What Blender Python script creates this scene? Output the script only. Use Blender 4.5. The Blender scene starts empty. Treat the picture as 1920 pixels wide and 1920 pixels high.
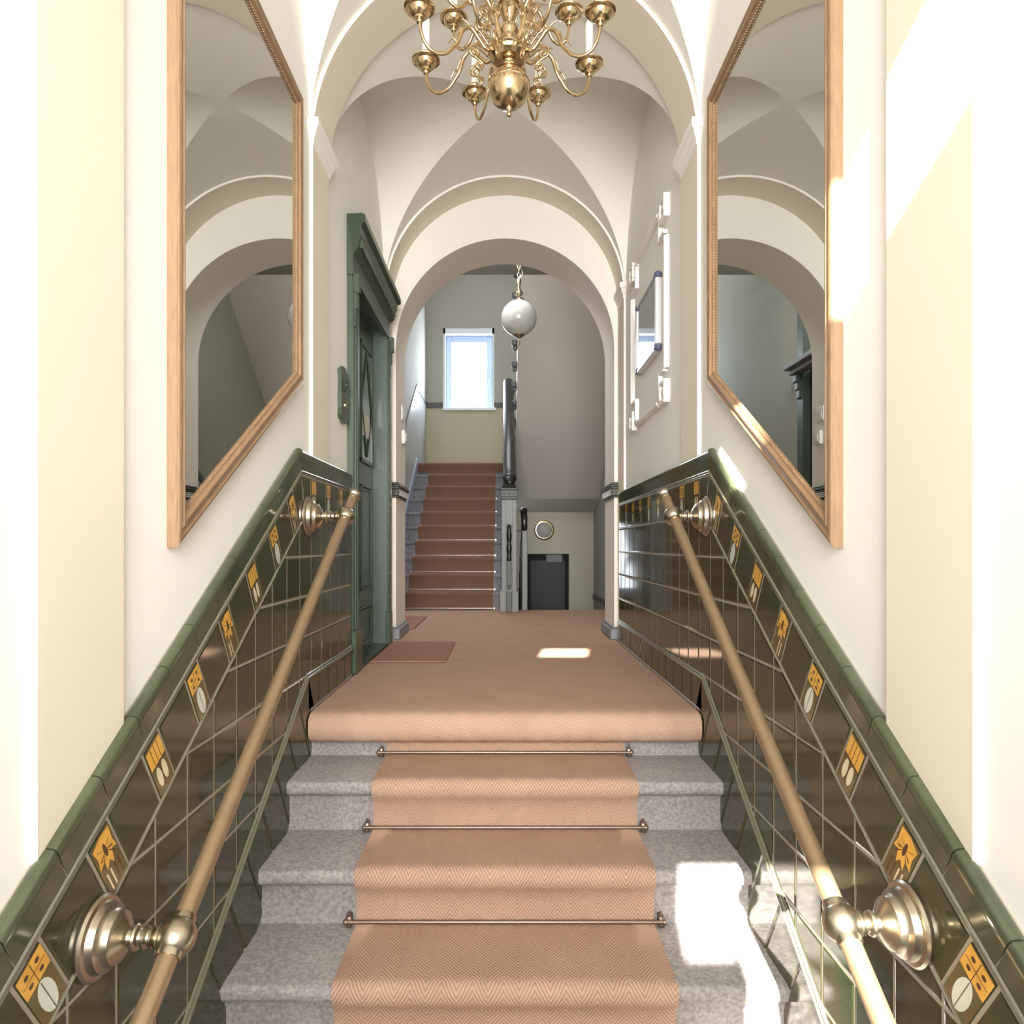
import bpy, math, random
from mathutils import Vector, Matrix
random.seed(7)
PI = math.pi
sc = bpy.context.scene
COL = sc.collection

# ------------------------------------------------------------ camera, world, light, exposure
EYE = 0.651
cam_d = bpy.data.cameras.new('camera')
cam = bpy.data.objects.new('camera', cam_d)
COL.objects.link(cam)
cam.location = (0, 0, EYE)
cam.rotation_euler = (PI / 2, 0, 0)
cam_d.sensor_width = 36.0
cam_d.lens = 36.0 * 1302 / 1920
cam_d.shift_x = 13 / 1920
cam_d.shift_y = 63 / 1920
cam_d.clip_start = 0.02
sc.camera = cam

w = bpy.data.worlds.new('sky')
sc.world = w
w.use_nodes = True
bg = w.node_tree.nodes['Background']
bg.inputs[0].default_value = (0.86, 0.93, 1.0, 1)
bg.inputs[1].default_value = 2.6

def area(name, loc, rot, sx, sy, power, color):
    l = bpy.data.lights.new(name, 'AREA')
    l.shape = 'RECTANGLE'; l.size = sx; l.size_y = sy
    l.energy = power; l.color = color
    o = bpy.data.objects.new(name, l); COL.objects.link(o)
    o.location = loc; o.rotation_euler = rot
    return o

sun_l = bpy.data.lights.new('sun', 'SUN')
sun_l.energy = 40.0; sun_l.angle = math.radians(0.5); sun_l.color = (1.0, 0.96, 0.9)
sun = bpy.data.objects.new('sun', sun_l); COL.objects.link(sun)
SDX, SDZ = 0.15, -0.45                       # per metre of travel along +y
sun.rotation_euler = Vector((-SDX, -1, -SDZ)).to_track_quat('Z', 'Y').to_euler()
sun.location = (-1, -6, 5)

door_light = area('street_daylight', (0, -1.5, 1.6), (math.radians(85), 0, 0), 1.4, 2.5, 50, (1.0, 0.985, 0.96))
door_light.data.spread = math.radians(88)
area('stair_window_daylight', (-0.55, 10.80, 3.30), (-PI / 2, 0, 0), 0.55, 0.9, 32, (0.78, 0.88, 1.0))
area('stairwell_fill', (-0.2, 8.7, 5.25), (0, 0, 0), 1.6, 2.0, 24, (0.97, 0.97, 1.0))  # added fill high in the stairwell, stands for no known source
area('hall_fill', (-0.45, 5.62, 3.30), (math.radians(38), 0, 0), 1.3, 0.5, 20, (1.0, 0.98, 0.95))  # unseen fill added to brighten the stair hall, no such lamp there

sc.view_settings.view_transform = 'Standard'
sc.view_settings.look = 'None'
sc.view_settings.gamma = 1
sc.view_settings.use_curve_mapping = False
sc.view_settings.exposure = 0.88

# ------------------------------------------------------------ materials
def srgb(r, g, b):
    f = lambda c: (c / 255 / 12.92) if c / 255 <= 0.04045 else ((c / 255 + 0.055) / 1.055) ** 2.4
    return (f(r), f(g), f(b), 1)

def nodes(name):
    m = bpy.data.materials.new(name); m.use_nodes = True
    nt = m.node_tree
    return m, nt, nt.nodes['Principled BSDF']

def mat(name, col, rough=0.6, metal=0.0, coat=0.0, var=0.0, vscale=8.0, bump=0.0, bscale=60.0, spec=0.5,
        col2=None, island=0.0):
    m, nt, p = nodes(name)
    p.inputs['Base Color'].default_value = col
    p.inputs['Roughness'].default_value = rough
    p.inputs['Metallic'].default_value = metal
    p.inputs['Coat Weight'].default_value = coat
    p.inputs['Coat Roughness'].default_value = 0.04
    p.inputs['Specular IOR Level'].default_value = spec
    tc = nt.nodes.new('ShaderNodeTexCoord')
    last = None
    if var or col2:
        n = nt.nodes.new('ShaderNodeTexNoise'); n.inputs['Scale'].default_value = vscale
        n.inputs['Detail'].default_value = 5
        nt.links.new(tc.outputs['Object'], n.inputs['Vector'])
        mx = nt.nodes.new('ShaderNodeMix'); mx.data_type = 'RGBA'
        c2 = col2 if col2 else (col[0] * (1 - var), col[1] * (1 - var), col[2] * (1 - var), 1)
        mx.inputs['A'].default_value = col; mx.inputs['B'].default_value = c2
        mr = nt.nodes.new('ShaderNodeMapRange')
        mr.inputs['From Min'].default_value = 0.35; mr.inputs['From Max'].default_value = 0.65
        nt.links.new(n.outputs['Fac'], mr.inputs['Value'])
        nt.links.new(mr.outputs['Result'], mx.inputs['Factor'])
        last = mx.outputs['Result']
    if island:
        ge = nt.nodes.new('ShaderNodeNewGeometry')
        hs = nt.nodes.new('ShaderNodeHueSaturation')
        mr2 = nt.nodes.new('ShaderNodeMapRange')
        mr2.inputs['To Min'].default_value = 1 - island; mr2.inputs['To Max'].default_value = 1 + island
        nt.links.new(ge.outputs['Random Per Island'], mr2.inputs['Value'])
        nt.links.new(mr2.outputs['Result'], hs.inputs['Value'])
        if last: nt.links.new(last, hs.inputs['Color'])
        else: hs.inputs['Color'].default_value = col
        last = hs.outputs['Color']
    if last: nt.links.new(last, p.inputs['Base Color'])
    if bump:
        n2 = nt.nodes.new('ShaderNodeTexNoise'); n2.inputs['Scale'].default_value = bscale
        n2.inputs['Detail'].default_value = 4
        nt.links.new(tc.outputs['Object'], n2.inputs['Vector'])
        b = nt.nodes.new('ShaderNodeBump'); b.inputs['Strength'].default_value = bump
        b.inputs['Distance'].default_value = 0.004
        nt.links.new(n2.outputs['Fac'], b.inputs['Height'])
        nt.links.new(b.outputs['Normal'], p.inputs['Normal'])
    return m

def math_node(nt, op, a, b=None, c=None):
    n = nt.nodes.new('ShaderNodeMath'); n.operation = op
    for i, v in enumerate((a, b, c)):
        if v is None: continue
        if isinstance(v, (int, float)): n.inputs[i].default_value = v
        else: nt.links.new(v, n.inputs[i])
    return n.outputs[0]

def chevron_mat(name, c1, c2, colw=0.042, stripe=0.0115, strength=0.55, noise=0.25):
    """woven herringbone from the UV map (metres across, metres along)"""
    m, nt, p = nodes(name)
    p.inputs['Roughness'].default_value = 0.95
    p.inputs['Specular IOR Level'].default_value = 0.15
    uv = nt.nodes.new('ShaderNodeUVMap')
    sep = nt.nodes.new('ShaderNodeSeparateXYZ'); nt.links.new(uv.outputs[0], sep.inputs[0])
    tri = math_node(nt, 'PINGPONG', sep.outputs['X'], colw)
    k = math_node(nt, 'MULTIPLY', tri, 1.35)
    s = math_node(nt, 'ADD', sep.outputs['Y'], k)
    ph = math_node(nt, 'MULTIPLY', s, 2 * PI / stripe)
    sn = math_node(nt, 'SINE', ph)
    f = math_node(nt, 'MULTIPLY_ADD', sn, 0.5, 0.5)
    nz = nt.nodes.new('ShaderNodeTexNoise'); nz.inputs['Scale'].default_value = 260
    nz.inputs['Detail'].default_value = 2
    nt.links.new(uv.outputs[0], nz.inputs['Vector'])
    big = nt.nodes.new('ShaderNodeTexNoise'); big.inputs['Scale'].default_value = 5
    nt.links.new(uv.outputs[0], big.inputs['Vector'])
    f2 = math_node(nt, 'MULTIPLY_ADD', nz.outputs['Fac'], noise * 2, math_node(nt, 'MULTIPLY', f, strength))
    f3 = math_node(nt, 'MULTIPLY_ADD', big.outputs['Fac'], 0.35, f2)
    f4 = math_node(nt, 'SUBTRACT', f3, 0.25)
    mx = nt.nodes.new('ShaderNodeMix'); mx.data_type = 'RGBA'; mx.clamp_factor = True
    mx.inputs['A'].default_value = c1; mx.inputs['B'].default_value = c2
    nt.links.new(f4, mx.inputs['Factor'])
    nt.links.new(mx.outputs['Result'], p.inputs['Base Color'])
    b = nt.nodes.new('ShaderNodeBump'); b.inputs['Strength'].default_value = 0.6
    b.inputs['Distance'].default_value = 0.003
    nt.links.new(f2, b.inputs['Height']); nt.links.new(b.outputs['Normal'], p.inputs['Normal'])
    return m

def wood_mat(name, c1, c2, rough=0.4):
    m, nt, p = nodes(name)
    p.inputs['Roughness'].default_value = rough
    p.inputs['Coat Weight'].default_value = 0.3
    tc = nt.nodes.new('ShaderNodeTexCoord')
    mp = nt.nodes.new('ShaderNodeMapping'); mp.inputs['Scale'].default_value = (60, 6, 6)
    nt.links.new(tc.outputs['Object'], mp.inputs['Vector'])
    n = nt.nodes.new('ShaderNodeTexNoise'); n.inputs['Scale'].default_value = 3; n.inputs['Detail'].default_value = 6
    nt.links.new(mp.outputs[0], n.inputs['Vector'])
    mx = nt.nodes.new('ShaderNodeMix'); mx.data_type = 'RGBA'
    mx.inputs['A'].default_value = c1; mx.inputs['B'].default_value = c2
    nt.links.new(n.outputs['Fac'], mx.inputs['Factor'])
    nt.links.new(mx.outputs['Result'], p.inputs['Base Color'])
    return m

def clear_mat(name, tint=(1, 1, 1, 1), gloss=0.08):
    m = bpy.data.materials.new(name); m.use_nodes = True
    nt = m.node_tree; nt.nodes.clear()
    out = nt.nodes.new('ShaderNodeOutputMaterial')
    t = nt.nodes.new('ShaderNodeBsdfTransparent'); t.inputs[0].default_value = tint
    g = nt.nodes.new('ShaderNodeBsdfGlossy'); g.inputs['Roughness'].default_value = 0.02
    mx = nt.nodes.new('ShaderNodeMixShader'); mx.inputs[0].default_value = gloss
    nt.links.new(t.outputs[0], mx.inputs[1]); nt.links.new(g.outputs[0], mx.inputs[2])
    nt.links.new(mx.outputs[0], out.inputs[0])
    return m

M = {}
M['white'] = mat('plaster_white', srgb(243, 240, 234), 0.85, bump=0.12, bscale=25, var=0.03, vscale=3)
M['cream'] = mat('plaster_cream', srgb(240, 236, 228), 0.85, bump=0.12, bscale=25)
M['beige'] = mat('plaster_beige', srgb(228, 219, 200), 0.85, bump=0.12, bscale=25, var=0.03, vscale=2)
M['reveal'] = mat('plaster_rose_grey', srgb(236, 228, 220), 0.85, bump=0.15, bscale=40)
M['hallgrey'] = mat('paint_grey_green', srgb(166, 164, 152), 0.8, bump=0.1, bscale=40, var=0.04, vscale=2)
M['hallbrown'] = mat('paint_grey_brown', srgb(216, 208, 200), 0.85, bump=0.1, bscale=40)
M['olive'] = mat('paint_olive_beige', srgb(176, 170, 146), 0.75, bump=0.1, bscale=40)
M['bandgrey'] = mat('paint_band_grey', srgb(82, 82, 80), 0.5)
M['tile'] = mat('glazed_tile_dark', srgb(70, 62, 42), 0.08, coat=0.0, col2=srgb(54, 62, 38), vscale=5, island=0.22, bump=0.008, bscale=10)
M['coping'] = mat('glazed_tile_green', srgb(80, 86, 64), 0.10, coat=0.2, col2=srgb(66, 72, 50), vscale=6, island=0.12, bump=0.04, bscale=10)
M['bead'] = mat('glazed_bead', srgb(112, 110, 92), 0.15, coat=0.4)
M['grout'] = mat('grout', srgb(160, 152, 134), 0.45)
M['t_orange'] = mat('glaze_orange', srgb(234, 178, 74), 0.12, coat=0.6, var=0.2, vscale=30)
M['t_white'] = mat('glaze_white', srgb(212, 220, 206), 0.12, coat=0.6)
M['t_cream'] = mat('glaze_cream', srgb(226, 214, 178), 0.12, coat=0.6)
M['t_line'] = mat('glaze_brown_line', srgb(74, 48, 24), 0.12, coat=0.6)
M['t_green'] = mat('glaze_moss', srgb(84, 84, 50), 0.12, coat=0.6, col2=srgb(100, 80, 40), vscale=40)
M['brass'] = mat('brass', srgb(202, 180, 144), 0.2, metal=1.0, bump=0.02, bscale=30)
M['satin'] = mat('satin_brass', srgb(182, 172, 152), 0.3, metal=1.0, bump=0.03, bscale=60)
M['rail'] = mat('rail_tan', srgb(152, 128, 98), 0.32, metal=0.5, coat=0.2, var=0.08, vscale=20)
M['stone'] = mat('stone_step', srgb(160, 154, 149), 0.85, col2=srgb(128, 123, 122), vscale=90, bump=0.55, bscale=170)
M['stone2'] = mat('stone_blue', srgb(134, 134, 140), 0.8, col2=srgb(112, 113, 120), vscale=40, bump=0.3, bscale=90)
M['runner'] = chevron_mat('coir_runner', srgb(198, 166, 143), srgb(146, 116, 97), stripe=.014, strength=.62, noise=.32)
M['carpet'] = chevron_mat('coir_carpet', srgb(198, 166, 144), srgb(152, 120, 100), stripe=.014, strength=0.5)
M['mat'] = chevron_mat('doormat', srgb(166, 124, 106), srgb(136, 96, 80), strength=0.2)
M['uprunner'] = chevron_mat('stair_carpet', srgb(128, 98, 82), srgb(94, 70, 58), strength=0.15)
M['rod'] = mat('stair_rod_bronze', srgb(128, 110, 98), 0.35, metal=0.7)
M['rod2'] = mat('stair_rod_steel', srgb(190, 180, 180), 0.3, metal=0.8)
M['frame'] = wood_mat('gilded_wood', srgb(164, 132, 98), srgb(112, 84, 62))
M['mirror'] = mat('mirror_glass', (0.74, 0.76, 0.72, 1), 0.0, metal=1.0)
M['door'] = mat('door_green', srgb(62, 76, 60), 0.35, coat=0.15, var=0.1, vscale=15)
M['doordark'] = mat('door_black', srgb(36, 38, 34), 0.6, spec=0.2)
M['navy'] = mat('cellar_door', srgb(44, 46, 54), 0.5)
M['glassdark'] = mat('dark_pane', srgb(60, 66, 60), 0.05, coat=0.5)
M['grey'] = mat('newel_grey', srgb(132, 134, 134), 0.5)
M['grey2'] = mat('newel_dark_grey', srgb(92, 96, 94), 0.5)
M['plinth'] = mat('plinth_grey', srgb(140, 142, 146), 0.6)
M['black'] = mat('rail_black', srgb(22, 22, 22), 0.32, coat=0.15)
M['capdark'] = mat('dado_cap_dark', srgb(62, 66, 58), 0.25, coat=0.4)
M['steel'] = mat('steel', srgb(196, 196, 200), 0.25, metal=0.9)
M['alu'] = mat('aluminium', srgb(222, 222, 224), 0.3, metal=0.4)
M['bluecap'] = mat('plastic_blue_grey', srgb(84, 86, 112), 0.4)
M['board'] = mat('board_glazed', srgb(150, 152, 148), 0.06, coat=1.0)
M['whitep'] = mat('white_plastic', srgb(226, 224, 218), 0.4)
M['candle'] = mat('candle_white', srgb(246, 243, 234), 0.4)
M['globe'] = mat('opal_glass', srgb(186, 186, 182), 0.12, coat=0.7)
M['winframe'] = mat('window_frame', srgb(178, 192, 212), 0.4)
M['winwhite'] = mat('window_white', srgb(226, 232, 240), 0.5)
M['clear'] = clear_mat('clear_pane')
M['bulb'] = clear_mat('bulb_glass', (0.95, 0.95, 0.95, 1), 0.25)
M['paper'] = mat('paper', srgb(214, 212, 204), 0.7)
M['timber'] = mat('street_door_wood', srgb(96, 70, 48), 0.5)

# ------------------------------------------------------------ mesh helpers
class MB:
    def __init__(s): s.v = []; s.f = []; s.m = []; s.uv = {}
    def add(s, vs, fs, m=0):
        o = len(s.v); s.v += [tuple(v) for v in vs]
        for f in fs: s.f.append(tuple(i + o for i in f)); s.m.append(m)
        return s
    def box(s, x0, x1, y0, y1, z0, z1, m=0, b=0.0):
        if x0 > x1: x0, x1 = x1, x0
        if y0 > y1: y0, y1 = y1, y0
        if z0 > z1: z0, z1 = z1, z0
        if b <= 0:
            vs = [(x, y, z) for x in (x0, x1) for y in (y0, y1) for z in (z0, z1)]
            return s.add(vs, [(0, 1, 3, 2), (4, 6, 7, 5), (0, 4, 5, 1), (2, 3, 7, 6), (0, 2, 6, 4), (1, 5, 7, 3)], m)
        b = min(b, (x1 - x0) * .45, (y1 - y0) * .45, (z1 - z0) * .45)
        c = ((x0, x1), (y0, y1), (z0, z1))
        vs = []; idx = {}
        for ix in (0, 1):
            for iy in (0, 1):
                for iz in (0, 1):
                    I = (ix, iy, iz)
                    for ax in range(3):
                        p = [c[k][I[k]] + (0 if k == ax else (b if I[k] == 0 else -b)) for k in range(3)]
                        idx[(I, ax)] = len(vs); vs.append(p)
        fs = []
        for ax in range(3):
            o = [k for k in range(3) if k != ax]
            for e in (0, 1):
                q = []
                for (p_, q_) in ((0, 0), (1, 0), (1, 1), (0, 1)):
                    I = [0, 0, 0]; I[ax] = e; I[o[0]] = p_; I[o[1]] = q_
                    q.append(idx[(tuple(I), ax)])
                fs.append(tuple(q))
            for e1 in (0, 1):
                for e2 in (0, 1):
                    I0 = [0, 0, 0]; I0[o[0]] = e1; I0[o[1]] = e2; I1 = list(I0); I1[ax] = 1
                    I0 = tuple(I0); I1 = tuple(I1)
                    fs.append((idx[(I0, o[0])], idx[(I0, o[1])], idx[(I1, o[1])], idx[(I1, o[0])]))
        for I in [(a, b_, c_) for a in (0, 1) for b_ in (0, 1) for c_ in (0, 1)]:
            fs.append((idx[(I, 0)], idx[(I, 1)], idx[(I, 2)]))
        return s.add(vs, fs, m)
    def tube(s, pts, r, n=12, m=0, cap=True):
        pts = [Vector(p) for p in pts]
        rs = r if isinstance(r, (list, tuple)) else [r] * len(pts)
        vs = []; up = None
        for i, p in enumerate(pts):
            t = (pts[min(i + 1, len(pts) - 1)] - pts[max(i - 1, 0)]).normalized()
            if up is None:
                up = Vector((0, 0, 1)) if abs(t.z) < 0.9 else Vector((1, 0, 0))
            a = t.cross(up)
            if a.length < 1e-5: a = t.cross(Vector((1, 0, 0)))
            a.normalize(); b = t.cross(a).normalized(); up = b * -1 if False else a.cross(t)
            for k in range(n):
                an = 2 * PI * k / n
                vs.append(p + (a * math.cos(an) + b * math.sin(an)) * rs[i])
        fs = []
        for i in range(len(pts) - 1):
            for k in range(n):
                k2 = (k + 1) % n
                fs.append((i * n + k, i * n + k2, (i + 1) * n + k2, (i + 1) * n + k))
        if cap:
            fs.append(tuple(range(n))); fs.append(tuple((len(pts) - 1) * n + k for k in range(n)))
        return s.add(vs, fs, m)
    def lathe(s, prof, loc=(0, 0, 0), axis='Z', n=32, m=0, sign=1):
        """prof: (radius, height) along the axis"""
        vs = []
        for r, h in prof:
            for k in range(n):
                a = 2 * PI * k / n; c, d = r * math.cos(a), r * math.sin(a)
                if axis == 'Z': p = (c, d, h * sign)
                elif axis == 'X': p = (h * sign, c, d)
                else: p = (c, h * sign, d)
                vs.append((p[0] + loc[0], p[1] + loc[1], p[2] + loc[2]))
        fs = []
        for i in range(len(prof) - 1):
            for k in range(n):
                k2 = (k + 1) % n
                fs.append((i * n + k, i * n + k2, (i + 1) * n + k2, (i + 1) * n + k))
        fs.append(tuple(range(n))); fs.append(tuple((len(prof) - 1) * n + k for k in range(n)))
        return s.add(vs, fs, m)
    def prism(s, poly, ext, m=0):
        """poly: list of 3-D points, ext: extrusion vector"""
        n = len(poly); e = Vector(ext)
        vs = [Vector(p) for p in poly] + [Vector(p) + e for p in poly]
        fs = [tuple(range(n)), tuple(range(2 * n - 1, n - 1, -1))]
        for i in range(n):
            j = (i + 1) % n; fs.append((i, j, n + j, n + i))
        return s.add(vs, fs, m)
    def build(s, name, mats, parent=None, smooth=None, off=None):
        me = bpy.data.meshes.new(name)
        o = Vector((0, 0, 0))
        if off is not None: o = Vector(off)
        elif parent is not None: o = wloc(parent)
        me.from_pydata([tuple(Vector(v) - o) for v in s.v], [], s.f)
        if not isinstance(mats, (list, tuple)): mats = [mats]
        for mm in mats: me.materials.append(mm if not isinstance(mm, str) else M[mm])
        me.polygons.foreach_set('material_index', s.m)
        if s.uv:
            ul = me.uv_layers.new(name='UVMap')
            for l in me.loops: ul.data[l.index].uv = s.uv.get(l.vertex_index, (0, 0))
        me.validate(); me.update()
        import bmesh
        bm = bmesh.new(); bm.from_mesh(me)
        bmesh.ops.recalc_face_normals(bm, faces=bm.faces); bm.to_mesh(me); bm.free()
        if smooth:
            me.polygons.foreach_set('use_smooth', [True] * len(me.polygons))
            me.set_sharp_from_angle(angle=math.radians(smooth))
        ob = bpy.data.objects.new(name, me); COL.objects.link(ob)
        if parent is not None: ob.parent = parent
        return ob

def wloc(o):
    v = Vector(o.location)
    while o.parent is not None: o = o.parent; v += Vector(o.location)
    return v

def tag(o, label=None, cat=None, group=None, kind=None):
    if label: o['label'] = label
    if cat: o['category'] = cat
    if group: o['group'] = group
    if kind: o['kind'] = kind
    return o

def thing(name, loc, label, cat, group=None):
    o = bpy.data.objects.new(name, None); COL.objects.link(o); o.location = loc
    o.empty_display_size = 0.05
    return tag(o, label, cat, group)

def struct(o, label, cat): return tag(o, label, cat, None, 'structure')

def copy_tree(o, parent=None):
    c = o.copy(); COL.objects.link(c)
    if parent is not None: c.parent = parent
    for ch in [x for x in bpy.data.objects if x.parent == o]:
        copy_tree(ch, c)
    return c

# ------------------------------------------------------------ proportions of the place
XT, XR, XW = 0.775, 0.785, 0.799          # tile plane, rib plane, wall plane
SPR = 2.305                              # springing line of the vaults
RIBS = [(1.166, 1.43), (2.837, 3.10), (4.594, 4.836)]
YF = -1.62                               # street door wall
FLO = -1.08                              # entrance floor
NOSE = 2.716; TR = 0.281; RI = 0.18      # front flight
S0, Z0 = 2.60, 1.031                     # bend of the tiled dado
CS, KS = 0.8507, 0.5257
TP = 0.154                               # tile pitch
TAN2 = 0.284
DL0, DL1, DZ = 3.66, 4.55, 2.10          # green door opening

# ------------------------------------------------------------ room shell
def wall_rects(side, rects, x0, x1, name, m, label):
    b = MB()
    for (a0, a1, z0, z1) in rects: b.box(side * x0, side * x1, a0, a1, z0, z1)
    return struct(b.build(name, m), label, 'wall')

TOP = 3.9
wall_rects(-1, [(YF, DL0, FLO - .2, TOP), (DL1, 4.836, FLO - .2, TOP), (DL0, DL1, FLO - .2, 0), (DL0, DL1, DZ, TOP)],
           XW, XW + 0.2, 'wall_left', 'white', 'white plastered wall on the left of the entrance passage')
wall_rects(1, [(YF, 4.836, FLO - .2, TOP)], XW, XW + 0.2, 'wall_right', 'white',
           'white plastered wall on the right of the entrance passage')

# entrance floor, landing slab
b = MB(); b.box(-1.0, 1.0, YF - .1, NOSE - 0.2, FLO - .15, FLO)
struct(b.build('floor', 'stone'), 'grey stone entrance floor below the front steps', 'floor')
b = MB(); b.box(-1.35, 1.45, NOSE + .06, 7.10, -.22, -0.012)
b.box(-1.35, 0.05, 7.0, 10.9, -.22, -0.012)
struct(b.build('floor', 'stone2'), 'landing floor slab under the brown carpet', 'floor')

# vaults
def vault(y0, y1, name, label):
    yc, bb = (y0 + y1) / 2, (y1 - y0) / 2
    R = XW; H = XW
    N = 48; K = 14
    mb = MB()
    def sheet(fn):
        vs = [fn(i / N, k / K) for i in range(N + 1) for k in range(K + 1)]
        fs = [(i * (K + 1) + k, i * (K + 1) + k + 1, (i + 1) * (K + 1) + k + 1, (i + 1) * (K + 1) + k)
              for i in range(N) for k in range(K)]
        mb.add(vs, fs)
    for sg in (-1, 1):
        def f1(a, t):
            th = PI * a; c = math.cos(th)
            y = yc + sg * bb * (abs(c) + (1 - abs(c)) * t)
            return (R * c, y, SPR + H * math.sin(th))
        def f2(a, t):
            ph = PI * a; c = math.cos(ph)
            x = sg * R * (abs(c) + (1 - abs(c)) * t)
            return (x, yc + bb * c, SPR + H * math.sin(ph))
        sheet(f1); sheet(f2)
    return struct(mb.build(name, 'cream', smooth=35), label, 'vaulted ceiling')
vault(RIBS[0][1], RIBS[1][0], 'ceiling', 'cream groin vault over the front steps, carrying the chandelier')
vault(RIBS[1][1], RIBS[2][0], 'ceiling', 'cream groin vault with crossing ridges over the landing')
vault(YF, RIBS[0][0], 'ceiling', 'cream vault above the street door')

def arc(R, n=48): return [(R * math.cos(PI * i / n), SPR + R * math.sin(PI * i / n)) for i in range(n + 1)]
def rib(y0, y1, name, label):
    mb = MB(); n = 48
    a, c = arc(XR, n), arc(XR + .13, n)
    vs = []
    for i in range(n + 1):
        vs += [(a[i][0], y0, a[i][1]), (a[i][0], y1, a[i][1])]
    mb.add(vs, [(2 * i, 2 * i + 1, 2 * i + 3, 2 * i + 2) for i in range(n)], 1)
    for y in (y0, y1):
        vs = []
        for i in range(n + 1): vs += [(a[i][0], y, a[i][1]), (c[i][0], y, c[i][1])]
        mb.add(vs, [(2 * i, 2 * i + 1, 2 * i + 3, 2 * i + 2) for i in range(n)], 0)
    for sd in (-1, 1):
        x0, x1 = sd * XR, sd * (XW + .05)
        z0, z1 = FLO - .1, SPR
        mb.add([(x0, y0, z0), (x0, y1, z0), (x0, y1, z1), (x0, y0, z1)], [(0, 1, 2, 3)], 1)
        for y in (y0, y1):
            mb.add([(x0, y, z0), (x1, y, z0), (x1, y, z1), (x0, y, z1)], [(0, 1, 2, 3)], 0)
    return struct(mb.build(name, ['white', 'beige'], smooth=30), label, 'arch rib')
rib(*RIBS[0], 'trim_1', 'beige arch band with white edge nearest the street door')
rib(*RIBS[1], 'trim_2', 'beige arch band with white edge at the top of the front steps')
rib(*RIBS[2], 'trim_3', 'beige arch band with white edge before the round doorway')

def capital(sd, y0, y1, label, group):
    prof = [(-.002, 2.285), (.006, 2.292), (.006, 2.312), (.014, 2.322), (.020, 2.345), (.030, 2.352), (.030, 2.385), (-.002, 2.392)]
    mb = MB(); n = len(prof); vs = []
    xw = XW + .01
    for (h, z) in prof:
        vs += [(sd * xw, y0 - h, z), (sd * (XR - h), y0 - h, z), (sd * (XR - h), y1 + h, z), (sd * xw, y1 + h, z)]
    fs = []
    for i in range(n - 1):
        for k in range(3): fs.append((i * 4 + k, i * 4 + k + 1, (i + 1) * 4 + k + 1, (i + 1) * 4 + k))
    fs += [(0, 1, 2, 3), tuple((n - 1) * 4 + k for k in range(4))]
    mb.add(vs, fs)
    return tag(mb.build('pilaster_capital', 'white'), label, 'capital', group)
pl = ['nearest the street door', 'at the top of the front steps', 'beside the round doorway']
for i, (y0, y1) in enumerate(RIBS):
    for sd, s_ in ((-1, 'left'), (1, 'right')):
        capital(sd, y0, y1, 'white moulded capital on the %s pilaster %s' % (s_, pl[i]), 'pilaster capitals')

# round doorway wall
def arch_wall():
    mb = MB(); y0, y1 = 4.836, 5.28; R = 0.76; zs = 2.03; n = 48
    P = [(-R, -0.02)] + [(-R * math.cos(PI * i / n), zs + R * math.sin(PI * i / n)) for i in range(n + 1)] + [(R, -0.02)]
    Q = [(-1.5, -0.02)]
    for i in range(n + 1):
        t = PI * i / n; x, z = -math.cos(t), math.sin(t)
        k = min(1.5 / max(abs(x), 1e-6), (TOP - zs) / max(z, 1e-6))
        Q.append((x * k, zs + z * k))
    Q.append((1.5, -0.02))
    for y, m in ((y0, 0), (y1, 0)):
        vs = []
        for p, q in zip(P, Q): vs += [(p[0], y, p[1]), (q[0], y, q[1])]
        mb.add(vs, [(2 * i, 2 * i + 1, 2 * i + 3, 2 * i + 2) for i in range(len(P) - 1)], m)
    vs = []
    for p in P: vs += [(p[0], y0, p[1]), (p[0], y1, p[1])]
    mb.add(vs, [(2 * i, 2 * i + 1, 2 * i + 3, 2 * i + 2) for i in range(len(P) - 1)], 1)
    return struct(mb.build('wall_middle', ['cream', 'reveal'], smooth=30), 'cream wall with the round-arched doorway to the stair hall', 'wall')
arch_wall()

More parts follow.
